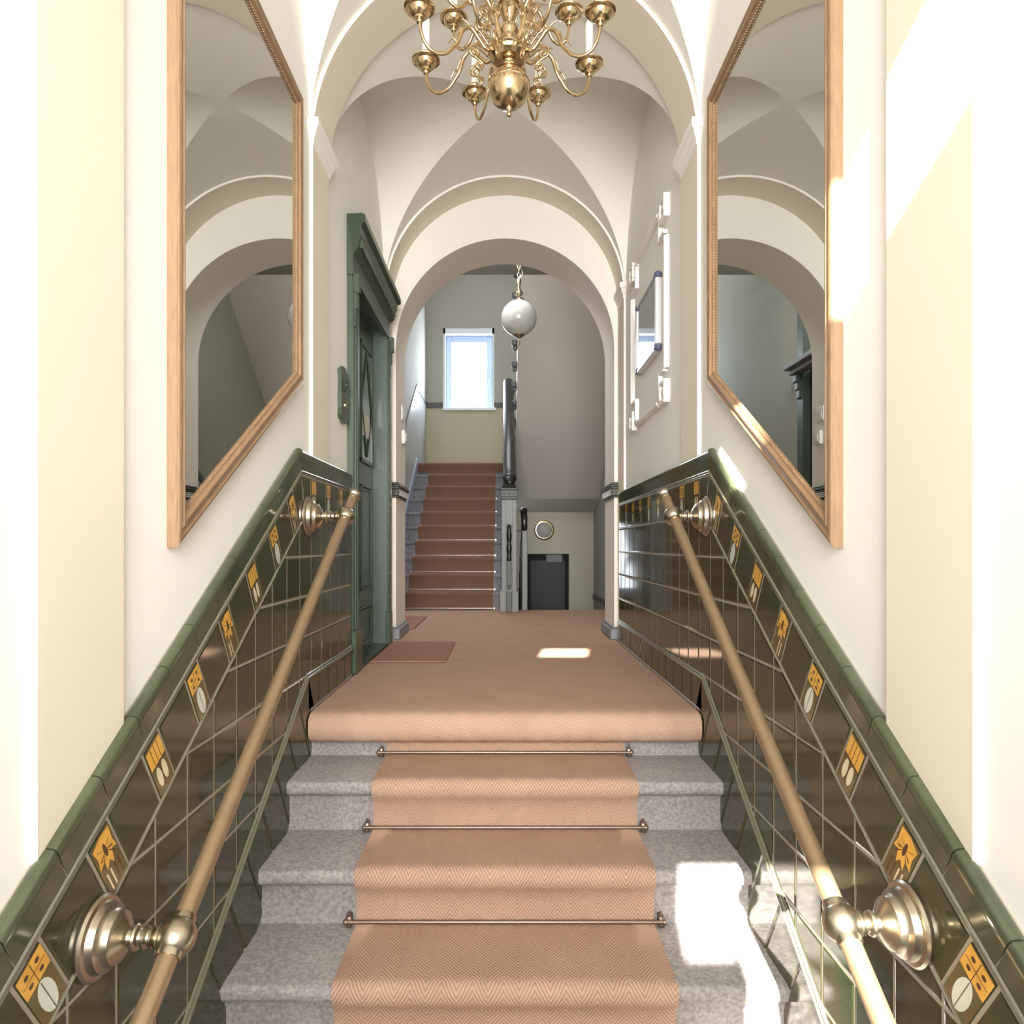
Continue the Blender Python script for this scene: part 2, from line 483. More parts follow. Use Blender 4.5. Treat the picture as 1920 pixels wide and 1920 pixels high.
# street door wall (behind the camera): panes let sun and daylight in
def front_wall():
    panes = [(-.03, .30, .10, 1.38),
             (-.66, -.38, 2.56, 2.72), (.16, .215, 2.62, 2.92), (.27, .36, 2.66, 3.0)]
    xs = sorted({-1.0, 1.0} | {p[0] for p in panes} | {p[1] for p in panes})
    zs = sorted({FLO - .1, TOP} | {p[2] for p in panes} | {p[3] for p in panes})
    mb = MB()
    for i in range(len(xs) - 1):
        for j in range(len(zs) - 1):
            cx, cz = (xs[i] + xs[i + 1]) / 2, (zs[j] + zs[j + 1]) / 2
            if any(p[0] < cx < p[1] and p[2] < cz < p[3] for p in panes): continue
            mb.box(xs[i], xs[i + 1], YF - .06, YF, zs[j], zs[j + 1])
    struct(mb.build('door_1', 'timber'), 'wooden street door with glazed panes and fanlight', 'door')
    g = MB()
    for p in panes: g.box(p[0], p[1], YF - .035, YF - .031, p[2], p[3])
    struct(g.build('window_1', 'clear'), 'clear panes of the street door', 'window pane')
    # wrought scrolls over the pane
    s = MB()
    def spiral(cx, cz, r0, turns, a0, dirn=1):
        pts = []
        for i in range(40):
            t = i / 39; a = a0 + dirn * turns * 2 * PI * t; r = r0 * (1 - .75 * t)
            pts.append((cx + r * math.cos(a), YF + .012, cz + r * math.sin(a)))
        s.tube(pts, .006, 8)
    spiral(.20, .62, .075, 1.2, .3); spiral(.07, .80, .07, 1.2, 2.5, -1); spiral(.06, .45, .08, 1.3, 1.2)
    spiral(.21, .98, .07, 1.2, -1.2, -1); spiral(.2, .28, .07, 1.1, 3.0)
    s.tube([(.12, YF + .012, .1), (.13, YF + .012, .5), (.11, YF + .012, .9), (.13, YF + .012, 1.10)], .008, 8)
    s.box(-.03, .14, YF + .004, YF + .02, .88, 1.08)
    s.prism([(-.03, YF + .004, .10), (.09, YF + .004, .10), (.03, YF + .004, .5), (.075, YF + .004, .72), (-.03, YF + .004, .86)], (0, .012, 0))
    tag(s.build('door_grille', 'black', smooth=40), 'black wrought scroll grille on the street door pane', 'grille')
front_wall()

b = MB(); b.box(-1.1, 1.1, YF - .1, 4.84, TOP, TOP + .1)
struct(b.build('ceiling', 'white'), 'floor slab above the entrance vaults', 'ceiling')

# ------------------------------------------------------------ stair hall shell
HXL, HXR = -1.2, 1.30
FS, FT, FR = 7.06, 0.26, 0.176           # upper flight start, tread, rise
YB = 10.56
LZ = 10 * FR                              # half landing level
b = MB()                                  # left hall wall with opening for the dark door
D2a, D2b, D2z = 5.62, 6.42, 2.95
for (a0, a1, z0, z1) in [(5.28, D2a, -.1, 5.4), (D2b, YB, -.1, 5.4), (D2a, D2b, D2z, 5.4)]:
    b.box(HXL - .15, HXL, a0, a1, z0, z1)
struct(b.build('wall_left', 'hallgrey'), 'grey green wall on the left of the stair hall', 'wall')
b = MB(); b.box(HXR, HXR + .15, 5.28, YB, -2.0, 5.4)
struct(b.build('wall_right', 'hallgrey'), 'grey green wall on the right of the stair hall', 'wall')
WX0, WX1, WZ0, WZ1 = -0.94, -0.165, 2.725, 3.96
b = MB()
for (x0, x1, z0, z1, m) in [(HXL - .15, WX0, 2.80, 5.4, 0), (WX1, HXR + .15, 2.80, 5.4, 0), (WX0, WX1, WZ1, 5.4, 0),
                            (HXL - .15, WX0, 1.0, 2.80, 1), (WX1, HXR + .15, 1.0, 2.80, 1), (WX0, WX1, 1.0, WZ0, 1)]:
    b.box(x0, x1, YB, YB + .32, z0, z1, m)
struct(b.build('wall_back', ['hallgrey', 'olive']), 'back wall of the stair hall, grey above and olive below', 'wall')
# ceilings
b = MB(); b.box(-1.35, 1.45, 5.27, 7.05, 3.40, 3.62)
struct(b.build('ceiling', 'hallgrey'), 'grey ceiling of the stair hall before the open stairwell', 'ceiling')
b = MB(); b.box(-1.35, 1.45, 6.9, YB + .3, 5.4, 5.5); b.box(-1.35, 1.45, 6.93, 7.05, 3.6, 5.5)
struct(b.build('ceiling', 'hallgrey'), 'grey ceiling high over the open stairwell', 'ceiling')
# dado bands
def band(poly, side_x, sd, w_, name, m, label):
    mb = MB()
    for (a, c) in zip(poly[:-1], poly[1:]):
        p = [(side_x, a[0], a[1] - w_), (side_x, c[0], c[1] - w_), (side_x, c[0], c[1]), (side_x, a[0], a[1])]
        mb.prism(p, (sd * .012, 0, 0))
    return struct(mb.build(name, m), label, 'dado band')
band([(6.45, 1.10), (6.8, 1.10), (9.40, 2.84), (YB, 2.84)], HXL, 1, .06, 'trim_4', 'bandgrey', 'dark band rising with the stairs on the left wall')
band([(5.28, 1.44), (6.35, 1.44), (8.9, -.06), (10.2, -.06)], HXR, -1, .07, 'trim_5', 'bandgrey', 'dark band dropping with the cellar stairs on the right wall')
b = MB(); b.box(HXL, WX0, YB - .012, YB, 2.745, 2.825); b.box(WX1, .6, YB - .012, YB, 2.745, 2.825)
struct(b.build('trim_6', 'bandgrey'), 'dark grey band across the back wall at window sill height', 'dado band')
# dado below the left band, grazing light put into its pale colour
mb = MB()
mb.prism([(HXL, 6.6, 0), (HXL, YB, 0), (HXL, YB, 2.78), (HXL, 9.40, 2.78), (HXL, 6.8, 1.04), (HXL, 6.6, 1.04)], (.004, 0, 0))
struct(mb.build('wall_left', mat('paint_lit_grey', srgb(176, 178, 178), 0.35)), 'glossy dado paint, paled for grazing light, below the rising band on the left wall', 'wall')

# window of the stair landing
wroot = thing('window_2', (-.55, YB + .2, WZ0), 'small white-framed window on the half landing wall', 'window')
wroot['kind'] = 'structure'
b = MB()
b.box(WX0 + .0, WX0 + .03, YB + .005, YB + .3, WZ0, WZ1); b.box(WX1 - .03, WX1, YB + .005, YB + .3, WZ0, WZ1)
b.box(WX0, WX1, YB + .005, YB + .3, WZ1 - .085, WZ1)
b.box(WX0 - .01, WX1 + .03, YB - .03, YB + .3, WZ0 - .02, WZ0 + .02, b=.004)
b.build('window_surround', 'winwhite', wroot)
b = MB()
fx0, fx1, fz0, fz1 = WX0 + .03, WX1 - .03, WZ0 + .02, WZ1 - .085
for (x0, x1, z0, z1) in [(fx0, fx0 + .09, fz0, fz1), (fx1 - .09, fx1, fz0, fz1), (fx0 + .09, fx1 - .09, fz0, fz0 + .07), (fx0 + .09, fx1 - .09, fz1 - .10, fz1)]:
    b.box(x0, x1, YB + .12, YB + .19, z0, z1, b=.006)
b.build('sash', 'winframe', wroot)
b = MB(); b.box(fx0 + .085, fx1 - .085, YB + .15, YB + .156, fz0 + .06, fz1 - .09)
b.build('pane', 'clear', wroot)
b = MB(); b.box(fx1 - .055, fx1 - .035, YB + .09, YB + .12, fz0 + .42, fz0 + .46); b.box(fx1 - .052, fx1 - .038, YB + .085, YB + .1, fz0 + .33, fz0 + .46, b=.003)
b.build('handle', 'alu', wroot)

# ------------------------------------------------------------ tiled dado
def clip(poly, a, b_, c):
    """keep a*x+b*y+c >= 0"""
    out = []
    for i in range(len(poly)):
        p, q = poly[i], poly[(i + 1) % len(poly)]
        dp, dq = a * p[0] + b_ * p[1] + c, a * q[0] + b_ * q[1] + c
        if dp >= 0: out.append(p)
        if (dp >= 0) != (dq >= 0):
            t = dp / (dp - dq); out.append((p[0] + (q[0] - p[0]) * t, p[1] + (q[1] - p[1]) * t))
    return out
def parea(p): return sum(p[i][0] * p[(i + 1) % len(p)][1] - p[(i + 1) % len(p)][0] * p[i][1] for i in range(len(p))) / 2
def inset(poly, d):
    if parea(poly) < 0: poly = poly[::-1]
    out = poly
    for i in range(len(poly)):
        p, q = poly[i], poly[(i + 1) % len(poly)]
        L = math.hypot(q[0] - p[0], q[1] - p[1])
        if L < 1e-6: continue
        nx, ny = -(q[1] - p[1]) / L, (q[0] - p[0]) / L
        out = clip(out, nx, ny, -(nx * p[0] + ny * p[1]) - d)
        if len(out) < 3: return None
    res = []
    for p in out:
        if not res or math.hypot(p[0] - res[-1][0], p[1] - res[-1][1]) > 1e-5: res.append(p)
    if len(res) > 1 and math.hypot(res[0][0] - res[-1][0], res[0][1] - res[-1][1]) < 1e-5: res.pop()
    return res if len(res) >= 3 and parea(res) > 2e-5 else None
def scaled(poly, d):
    """same vertex count inset (scale-like), falls back to None"""
    if parea(poly) < 0: poly = poly[::-1]
    n = len(poly); lines = []
    for i in range(n):
        p, q = poly[i], poly[(i + 1) % n]
        L = math.hypot(q[0] - p[0], q[1] - p[1])
        nx, ny = -(q[1] - p[1]) / L, (q[0] - p[0]) / L
        lines.append((nx, ny, nx * p[0] + ny * p[1] + d))
    out = []
    for i in range(n):
        a1, b1, c1 = lines[i - 1]; a2, b2, c2 = lines[i]
        det = a1 * b2 - a2 * b1
        if abs(det) < 1e-3: return None
        out.append(((c1 * b2 - c2 * b1) / det, (a1 * c2 - a2 * c1) / det))
    for i in range(n):
        p, q = poly[i], poly[(i + 1) % n]; a, c = out[i], out[(i + 1) % n]
        if (q[0] - p[0]) * (c[0] - a[0]) + (q[1] - p[1]) * (c[1] - a[1]) <= 0: return None
    return out
def add_tile(mb, poly, sd, h0=0.0, h1=0.0048, m=0):
    base = inset(poly, .0019)
    if not base: return
    r1 = scaled(base, .0022); r2 = scaled(base, .0075) if r1 else None
    P = lambda p, h: (sd * (XT - h), p[0], p[1])
    rings = [[P(p, h0) for p in base]]
    if r1: rings.append([P(p, h1 * .75) for p in r1])
    else: rings.append([P(p, h1 * .75) for p in base])
    if r2: rings.append([P(p, h1) for p in r2])
    n = len(base); vs = sum(rings, []); fs = []
    for i in range(len(rings) - 1):
        for k in range(n): fs.append((i * n + k, i * n + (k + 1) % n, (i + 1) * n + (k + 1) % n, (i + 1) * n + k))
    fs.append(tuple((len(rings) - 1) * n + k for k in range(n)))
    mb.add(vs, fs, m)

def SL(u, v): return (S0 - u * CS + v * KS, Z0 - u * KS - v * CS)      # sloped coordinates
VS = lambda s, z: (s - S0) * KS - (z - Z0) * CS
SEND = 0.72

def motif(mb, sd, F, kind, h):
    """F(a,b): a across -.5..  .5, b down 0..1 -> (s,z).  Painted figures, as thin glaze patches"""
    def patch(pts, m, lift=0.0):
        vs = [(sd * (XT - h - lift), *F(a, b_)) for a, b_ in pts]
        mb.add(vs, [tuple(range(len(vs)))], m)
    def ell(ca, cb, ra, rb, m, lift, pinch=0.0, n=18):
        pts = []
        for i in range(n):
            t = 2 * PI * i / n; w_ = 1 - pinch * abs(math.sin(t)) ** 2
            pts.append((ca + ra * math.cos(t) * w_, cb + rb * math.sin(t)))
        patch(pts, m, lift)
    def rect(a0, a1, b0, b1, m, lift): patch([(a0, b0), (a1, b0), (a1, b1), (a0, b1)], m, lift)
    L1, L2, L3 = .0004, .0008, .0012
    rect(-.46, .46, .03, .97, 5, L1)
    if kind == 'B':
        rect(-.45, .45, .05, .40, 1, L2)
        for cb in (.15, .31):
            for ca in (-.2, .2): ell(ca, cb, .075, .032, 4, L3)
        rect(-.40, .40, .225, .235, 4, L3); rect(-.01, .01, .06, .40, 4, L3)
        ell(0, .69, .27, .27, 2, L2, .0); rect(-.012, .012, .44, .95, 5, L3)
    elif kind == 'C':
        rect(-.44, .44, .07, .42, 1, L2)
        for a in (-.2, 0, .2): rect(a - .012, a + .012, .08, .40, 4, L3)
        rect(-.38, .38, .42, .46, 4, L2)
        ell(-.17, .66, .14, .19, 3, L2); ell(.17, .66, .14, .19, 3, L2); rect(-.01, .01, .46, .92, 4, L3)
    else:
        pts = [(-.40, .10), (0, .05), (.40, .08), (.36, .30), (.42, .46), (.22, .42), (.12, .62), (.0, .50), (-.20, .60), (-.18, .44), (-.42, .46), (-.34, .28)]
        mid = (0, .3)
        for i in range(len(pts)):
            patch([mid, pts[i], pts[(i + 1) % len(pts)]], 1, L2)
        ell(0, .30, .07, .12, 4, L3)
        for dx in (-.3, .3):
            for yb in (.18, .36, .48): patch([(0, .30), (dx, yb), (dx * .9, yb + .025)], 4, L3)
        for a in (-.28, -.1, .1, .28): rect(a - .03, a + .03, .62, .93, 6 if a < 0 else 4, L2)

def dado(sd, sflat_end, extra, label):
    root = thing('tiled_dado', (sd * XT, 2.0, 0), label, 'wall tiling')
    # grout bed
    g = MB()
    zc = lambda s: Z0 if s >= S0 else Z0 - (S0 - s) * KS / CS
    ztop = [(SEND, zc(SEND) - .03), (S0, Z0 - .03), (sflat_end, Z0 - .03)]
    XG = sd * (XT - .0032)
    pol = [(XG, s, z) for s, z in ztop] + [(XG, sflat_end, -.05), (XG, 2.76, -.05), (XG, 2.0, -.9), (XG, SEND, -1.15)]
    g.prism(pol, (sd * .042, 0, 0))
    for (a0, a1) in extra: g.box(sd * XT, sd * (XT + .045), a0, a1, -.05, Z0 - .002)
    g.build('grout_bed', 'grout', root)
    # coping
    cp = MB()
    prof = [(.030, -.026), (.022, -.016), (.018, -.008), (.018, .000), (.020, .005), (.025, .0085), (.030, .0095), (.050, .007), (.075, .0050), (.093, .0042), (.093, -.004)]
    def cop(fn):
        vs = []
        for (v, h) in prof:
            for e in (0, 1):
                s, z = fn(v, e); vs.append((sd * (XT - h), s, z))
        n = len(prof)
        fs = [(2 * i, 2 * i + 1, 2 * i + 3, 2 * i + 2) for i in range(n - 1)]
        fs += [tuple(2 * i for i in range(n)), tuple(2 * i + 1 for i in range(n))]
        cp.add(vs, fs)
    gp = .0016
    us = [None] + [.137 + TP * k for k in range(-0, 16)]
    for k in range(len(us) - 1):
        u0, u1 = us[k], us[k + 1]
        if SL(u1, 0)[0] < SEND - .1: break
        if u0 is None: cop(lambda v, e: SL(-v * TAN2 + gp * .5, v) if e == 0 else SL(u1 - gp, v))
        else: cop(lambda v, e: SL(u0 + gp, v) if e == 0 else SL(u1 - gp, v))
    ss = [None] + [2.62 + TP * k + .0 for k in range(1, 20)]
    k = 0
    while True:
        s0_, s1_ = ss[k], min(ss[k + 1], sflat_end)
        if s0_ is None: cop(lambda v, e: (S0 + v * TAN2 + gp * .5 if e == 0 else s1_ - gp, Z0 - v))
        else: cop(lambda v, e: ((s0_ + gp if e == 0 else s1_ - gp), Z0 - v))
        if s1_ >= sflat_end - 1e-6: break
        k += 1
    for (a0, a1) in extra: cop(lambda v, e: (a0 if e == 0 else a1, Z0 - v))
    cp.build('coping_tiles', 'coping', root, smooth=50)
    # beads
    bd = MB()
    def line(v, r, h, mm=0):
        a, c, d = SL(0, v), (S0 + v * TAN2, Z0 - v), (sflat_end, Z0 - v)
        uend = (S0 + v * KS - SEND) / CS
        a = SL(uend, v)
        X = sd * (XT - h)
        bd.tube([(X, *a), (X, *c)], r, 8); bd.tube([(X, *c), (X, *d)], r, 8)
        bd.lathe([(0, -r * .99), (r * .7, -r * .7), (r, 0), (r * .7, r * .7), (0, r * .99)], (X, *c), n=8)
        for (a0, a1) in extra: bd.tube([(X, a0, Z0 - v), (X, a1, Z0 - v)], r, 8)
    line(.0985, .0042, .004); line(.1065, .0032, .003); line(.265, .0032, .004)
    bd.build('bead_moulding', 'bead', root, smooth=60)
    # border tiles and decorative tiles
    V0, V1 = .110, .262
    def BT(p, sd_):
        t = MB(); add_tile(t, p, sd_)
        if t.v: t.build('border_tile', 'tile', root, smooth=8)
    miter_keep_slope = (KS, 1 - CS, -S0 * KS - Z0 * (1 - CS))          # v_slope - v_flat = s*KS + z*(1-CS)+const
    def slope_clip(p): return clip(p, -miter_keep_slope[0], -miter_keep_slope[1], -miter_keep_slope[2])
    def flat_clip(p): return clip(p, *miter_keep_slope)
    kinds = ['A', 'B', 'C']
    decs = []
    bt_t = lambda u0, u1: [SL(u0, V0), SL(u1, V0), SL(u1, V1), SL(u0, V1)]
    for (u0, u1) in [(-.15, .0045), (.0045, .1585)]:
        p = slope_clip(bt_t(u0, u1))
        if len(p) > 2: BT(p, sd)
    k = 0
    while True:
        uc = .197 + .231 * k
        if SL(uc + .2, V0)[0] < SEND: break
        decs.append(('s', uc, kinds[k % 3])); BT(bt_t(uc + .0385, uc + .1925), sd); k += 1
    fl = lambda s0_, s1_: [(s0_, Z0 - V0), (s1_, Z0 - V0), (s1_, Z0 - V1), (s0_, Z0 - V1)]
    p = flat_clip(fl(2.60, 2.7565))
    if len(p) > 2: BT(p, sd)
    k = 0
    while True:
        c = 2.795 + .231 * k
        if c - .0385 > sflat_end - .02: break
        if c + .0385 <= sflat_end: decs.append(('f', c, kinds[2 - k % 3]))
        else: BT(fl(c - .0385, sflat_end), sd)
        if c + .0385 < sflat_end - .01: BT(fl(c + .0385, min(c + .1925, sflat_end)), sd)
        k += 1
    for (a0, a1) in extra: BT(fl(a0, a1), sd)
    for (t, c, kd) in decs:
        d = MB()
        if t == 's':
            add_tile(d, bt_t(c - .0385, c + .0385), sd, m=0)
            F = lambda a, b_: SL(c + a * -.074, V0 + .002 + b_ * (V1 - V0 - .004))
        else:
            add_tile(d, fl(c - .0385, c + .0385), sd, m=0)
            F = lambda a, b_: (c + a * .074, Z0 - (V0 + .002 + b_ * (V1 - V0 - .004)))
        motif(d, sd, F, kd, .0050)
        o = d.build('decorative_tile', ['tile', 't_orange', 't_white', 't_cream', 't_line', 't_green', 't_cream'], root, smooth=8)
        o['label'] = {'A': 'tile with orange flower and dark insect-like centre', 'B': 'tile with orange honeycomb flowers over a white petal',
                      'C': 'tile with orange stripes over two cream petals'}[kd]
    # field tiles
    ft = MB()
    VF = .268
    rows = [Z0 - VF - TP * k for k in range(0, 13)]
    def field(s_lo, s_hi, s_start, vslope=True):
        n0 = int((s_lo - s_start) / TP) - 1
        for r in range(len(rows) - 1):
            k = n0
            while s_start + TP * k < s_hi:
                a0, a1 = max(s_start + TP * k, s_lo), min(s_start + TP * (k + 1), s_hi)
                k += 1
                if a1 - a0 < .012: continue
                # skip tiles wholly hidden by the steps and the skirting
                trim = .141 if a1 > 2.69 else .141 - (2.69 - a1) * KS / CS
                if rows[r] < trim - .10: continue
                p = [(a0, rows[r + 1]), (a1, rows[r + 1]), (a1, rows[r]), (a0, rows[r])]
                if vslope: p = clip(p, KS, -CS, -S0 * KS + Z0 * CS - VF)
                if len(p) > 2: add_tile(ft, p, sd)
    field(SEND, sflat_end, 2.61)
    for (a0, a1) in extra: field(a0, a1, a0, False)
    ft.build('field_tiles', 'tile', root, smooth=8)
    # skirting tiles and its bead
    sk = MB(); h0, h1 = .004, .009
    B0, C0 = 2.69, .141
    SK = lambda u, v: (B0 - u * CS + v * KS, C0 - u * KS - v * CS)
    u = -.02
    while SK(u, 0)[0] > SEND:
        add_tile(sk, [SK(u, .01), SK(u + TP, .01), SK(u + TP, .30), SK(u, .30)], sd, h0, h1); u += TP
    s = B0 + .01
    while s < sflat_end - .01:
        e = min(s + TP, sflat_end); add_tile(sk, [(s, 0.0), (e, 0.0), (e, C0 - .008), (s, C0 - .008)], sd, h0, h1); s = e
    for (a0, a1) in extra: add_tile(sk, [(a0, 0), (a1, 0), (a1, C0 - .008), (a0, C0 - .008)], sd, h0, h1)
    sk.build('skirting_tiles', 'tile', root, smooth=8)
    tb = MB()
    for (v, r, h) in ((-.006, .006, .006), (.006, .0075, .009)):
        X = sd * (XT - h); uend = (B0 - SEND) / CS
        tb.tube([(X, *SK(uend, v)), (X, B0 + v * TAN2, C0 - v)], r, 10)
        tb.tube([(X, B0 + v * TAN2, C0 - v), (X, sflat_end, C0 - v)], r, 10)
        for (a0, a1) in extra: tb.tube([(X, a0, C0 - v), (X, a1, C0 - v)], r, 10)
    tb.build('skirting_bead', 'bead', root, smooth=60)
    return root
dado(-1, 3.47, [], 'glazed dark green tile dado with yellow flower tiles on the left wall')
def tile_strip(sd, a0, a1):
    root = thing('tiled_dado', (sd * XT, a0, 0), 'narrow strip of dark glazed tiles between the green door and the round doorway', 'wall tiling')
    g = MB(); g.box(sd * (XT + .04), sd * XT, a0, a1, 0, Z0); g.build('grout_bed', 'grout', root)
    f = MB(); z = Z0
    for hgt in (.096, .012, .152, .154, .154, .154, .154, .135):
        t = MB(); add_tile(t, [(a0, z - hgt), (a1, z - hgt), (a1, z), (a0, z)], sd)
        if hgt > .02: t.build('tile', 'tile', root, smooth=8)
        z -= hgt
tile_strip(-1, 4.64, 4.72)
dado(1, 4.70, [], 'glazed dark green tile dado with yellow flower tiles on the right wall')

# ------------------------------------------------------------ front steps
st = thing('front_steps', (0, NOSE, 0), 'grey stone front steps rising to the landing', 'steps')
def step_mesh(k):
    """k = 0 landing edge, 1.. treads below"""
    nose, z = NOSE - TR * k, -RI * k
    th = .048; back = nose + TR + .04
    if k == 0: back = nose + .35; z -= .012
    pr = [(back, z), (nose + .012, z), (nose + .004, z - .004), (nose, z - .014), (nose, z - th + .016), (nose + .006, z - th + .004),
          (nose + .016, z - th), (nose + .026, z - th - .006), (nose + .034, z - th - .016), (nose + .036, z - RI - .02), (back, z - RI - .02)]
    mb = MB(); n = len(pr); NX = 40
    vs = []
    for i in range(NX + 1):
        x = -XT + .002 + (2 * XT - .004) * i / NX
        for j, (y, zz) in enumerate(pr):
            j1 = 0.0012 * math.sin(x * 37 + j * 1.3 + k) + .0012 * random.uniform(-1, 1) if 1 <= j <= 8 else 0
            vs.append((x, y + j1, zz + (j1 if j < 4 else 0)))
    fs = [(i * n + j, i * n + j + 1, (i + 1) * n + j + 1, (i + 1) * n + j) for i in range(NX) for j in range(n - 1)]
    fs += [tuple(range(n)), tuple(NX * n + j for j in range(n))]
    mb.add(vs, fs)
    return mb
for k in range(0, 6):
    step_mesh(k).build('step', 'stone', st, smooth=50)

def strip(path, x0, x1, th, nx, uvs=True):
    """carpet ribbon along a (y,z) path; offsets to the upper side"""
    mb = MB(); n = len(path); L = 0; Ls = [0]
    for i in range(1, n): L += math.hypot(path[i][0] - path[i - 1][0], path[i][1] - path[i - 1][1]); Ls.append(L)
    nrm = []
    for i in range(n):
        a, c = path[max(i - 1, 0)], path[min(i + 1, n - 1)]
        dy, dz = c[0] - a[0], c[1] - a[1]; l = math.hypot(dy, dz) or 1
        nrm.append((-dz / l, dy / l))
    vs = []
    for lay in (0, 1):
        for j in range(n):
            for i in range(nx + 1):
                x = x0 + (x1 - x0) * i / nx
                e = th * (lay if 0 < i < nx else lay * .6)
                vs.append((x, path[j][0] + nrm[j][0] * e, path[j][1] + nrm[j][1] * e))
    W = nx + 1; fs = []
    for lay in (0, 1):
        o = lay * n * W
        for j in range(n - 1):
            for i in range(nx): fs.append((o + j * W + i, o + j * W + i + 1, o + (j + 1) * W + i + 1, o + (j + 1) * W + i))
    o = n * W
    for j in range(n - 1):
        for i in (0, nx): fs.append((j * W + i, (j + 1) * W + i, o + (j + 1) * W + i, o + j * W + i))
    for j in (0, n - 1):
        for i in range(nx): fs.append((j * W + i, j * W + i + 1, o + j * W + i + 1, o + j * W + i))
    mb.add(vs, fs)
    for lay in (0, 1):
        for j in range(n):
            for i in range(W): mb.uv[lay * n * W + j * W + i] = (10 + x0 + (x1 - x0) * i / nx, 10 + Ls[j])
    return mb

# path runs from the bottom upwards (normals face up / towards the street)
def runner_path():
    p = []
    p.append((NOSE - TR * 6 + .3 + .03, FLO + .001))
    for k in range(5, -1, -1):
        nose, z = NOSE - TR * k, -RI * k
        if k == 0: z -= .012
        p += [(nose + .031, z - RI + .012), (nose + .030, z - RI * .6), (nose + .020, z - .066), (nose + .006, z - .050), (nose - .003, z - .036),
              (nose - .004, z - .018), (nose - .001, z - .004), (nose + .010, z + .0015), (nose + .03, z + .002)]
        if k > 0: p += [(nose + TR * .5, z + .002), (nose + TR + .022, z + .002)]
    return p
rn = strip([(y, z) for y, z in runner_path()][:-3], -.467, .467, .009, 24)
ro = rn.build('stair_runner', 'runner', smooth=60)
tag(ro, 'tan herringbone coir runner down the middle of the front steps', 'stair carpet')
# landing carpet with padded front lip
cpth = [(NOSE + .03, -.105), (NOSE - .004, -.100), (NOSE - .022, -.085), (NOSE - .028, -.055), (NOSE - .024, -.022), (NOSE - .010, -.006), (NOSE + .02, 0.0)]
yy = NOSE + .1
while yy < 4.80: cpth.append((yy, 0)); yy += .1
cp_ = strip([(y, z - .008) for y, z in cpth] + [(4.84, -.008)], -.762, .762, .008, 30)
co = cp_.build('landing_carpet', 'carpet', smooth=60)
tag(co, 'brown herringbone coir carpet covering the landing with a rolled front edge', 'carpet')
c2 = strip([(4.80, -.0105), (5.28, -.0105)], -.757, .757, .008, 20)
c3 = strip([(5.282, -.0105), (6.2, -.0105), (7.06, -.0105)], -1.198, 1.298, .008, 20)
o_ = len(c2.v); c2.add(c3.v, c3.f)
for k_, u_ in c3.uv.items(): c2.uv[k_ + o_] = u_
tag(c2.build('hall_carpet', 'carpet'), 'brown carpet covering the stair hall floor beyond the arch', 'carpet')
b = MB(); b.box(.7635, .7735, NOSE + .02, 4.82, -.004, .010, b=.002)
tag(b.build('edge_strip', 'steel'), 'thin grey metal strip along the right edge of the landing carpet', 'carpet strip')
b = MB(); b.box(-.7735, -.7635, NOSE + .02, 3.47, -.004, .010, b=.002)
tag(b.build('edge_strip', 'steel'), 'thin grey metal strip along the left edge of the landing carpet', 'carpet strip')

def doormat(x0, x1, y0, y1, label):
    pth = [(y0, .001), (y0 + .001, .004), ((y0 + y1) / 2, .004), (y1 - .001, .004), (y1, .001)]
    o = strip(pth, x0, x1, .006, 10).build('doormat', 'mat', smooth=40)
    return tag(o, label, 'doormat')
doormat(-.75, -.33, 3.86, 4.64, 'flat brown doormat on the landing in front of the green door')
doormat(-1.18, -.71, 5.42, 6.30, 'small brown doormat beyond the arch at the foot of the left hall wall')

# stair rods of the front steps
where = ['under the landing edge', 'at the back of the second tread', 'at the back of the third tread', 'at the back of the fourth tread', 'at the back of the fifth tread']
for k in range(1, 5):
    y, z = NOSE - TR * (k - 1) + .006, -RI * k + .020
    t = thing('stair_rod', (0, y, z), 'bronze stair rod across the coir runner, %s of the front steps' %
              ['topmost', 'second from the top', 'third from the top', 'lowest'][k - 1], 'stair rod', 'rods on the front steps')
    b = MB(); b.tube([(-.492, y, z), (.492, y, z)], .0062, 12); b.build('rod', 'rod', t, smooth=50)
    for sd in (-1, 1):
        b = MB(); b.box(sd * .478, sd * .496, y - .002, y + .030, z - .018, z + .016, b=.002)
        b.lathe([(0, 0), (.009, 0), (.0105, .004), (.009, .008), (.004, .012), (0, .013)], (sd * .492, y, z), 'X', 12, sign=sd)
        b.tube([(sd * .487, y + .012, z), (sd * .487, y + .012, z + .026)], .004, 8)
        b.build('bracket', 'rod', t, smooth=50)

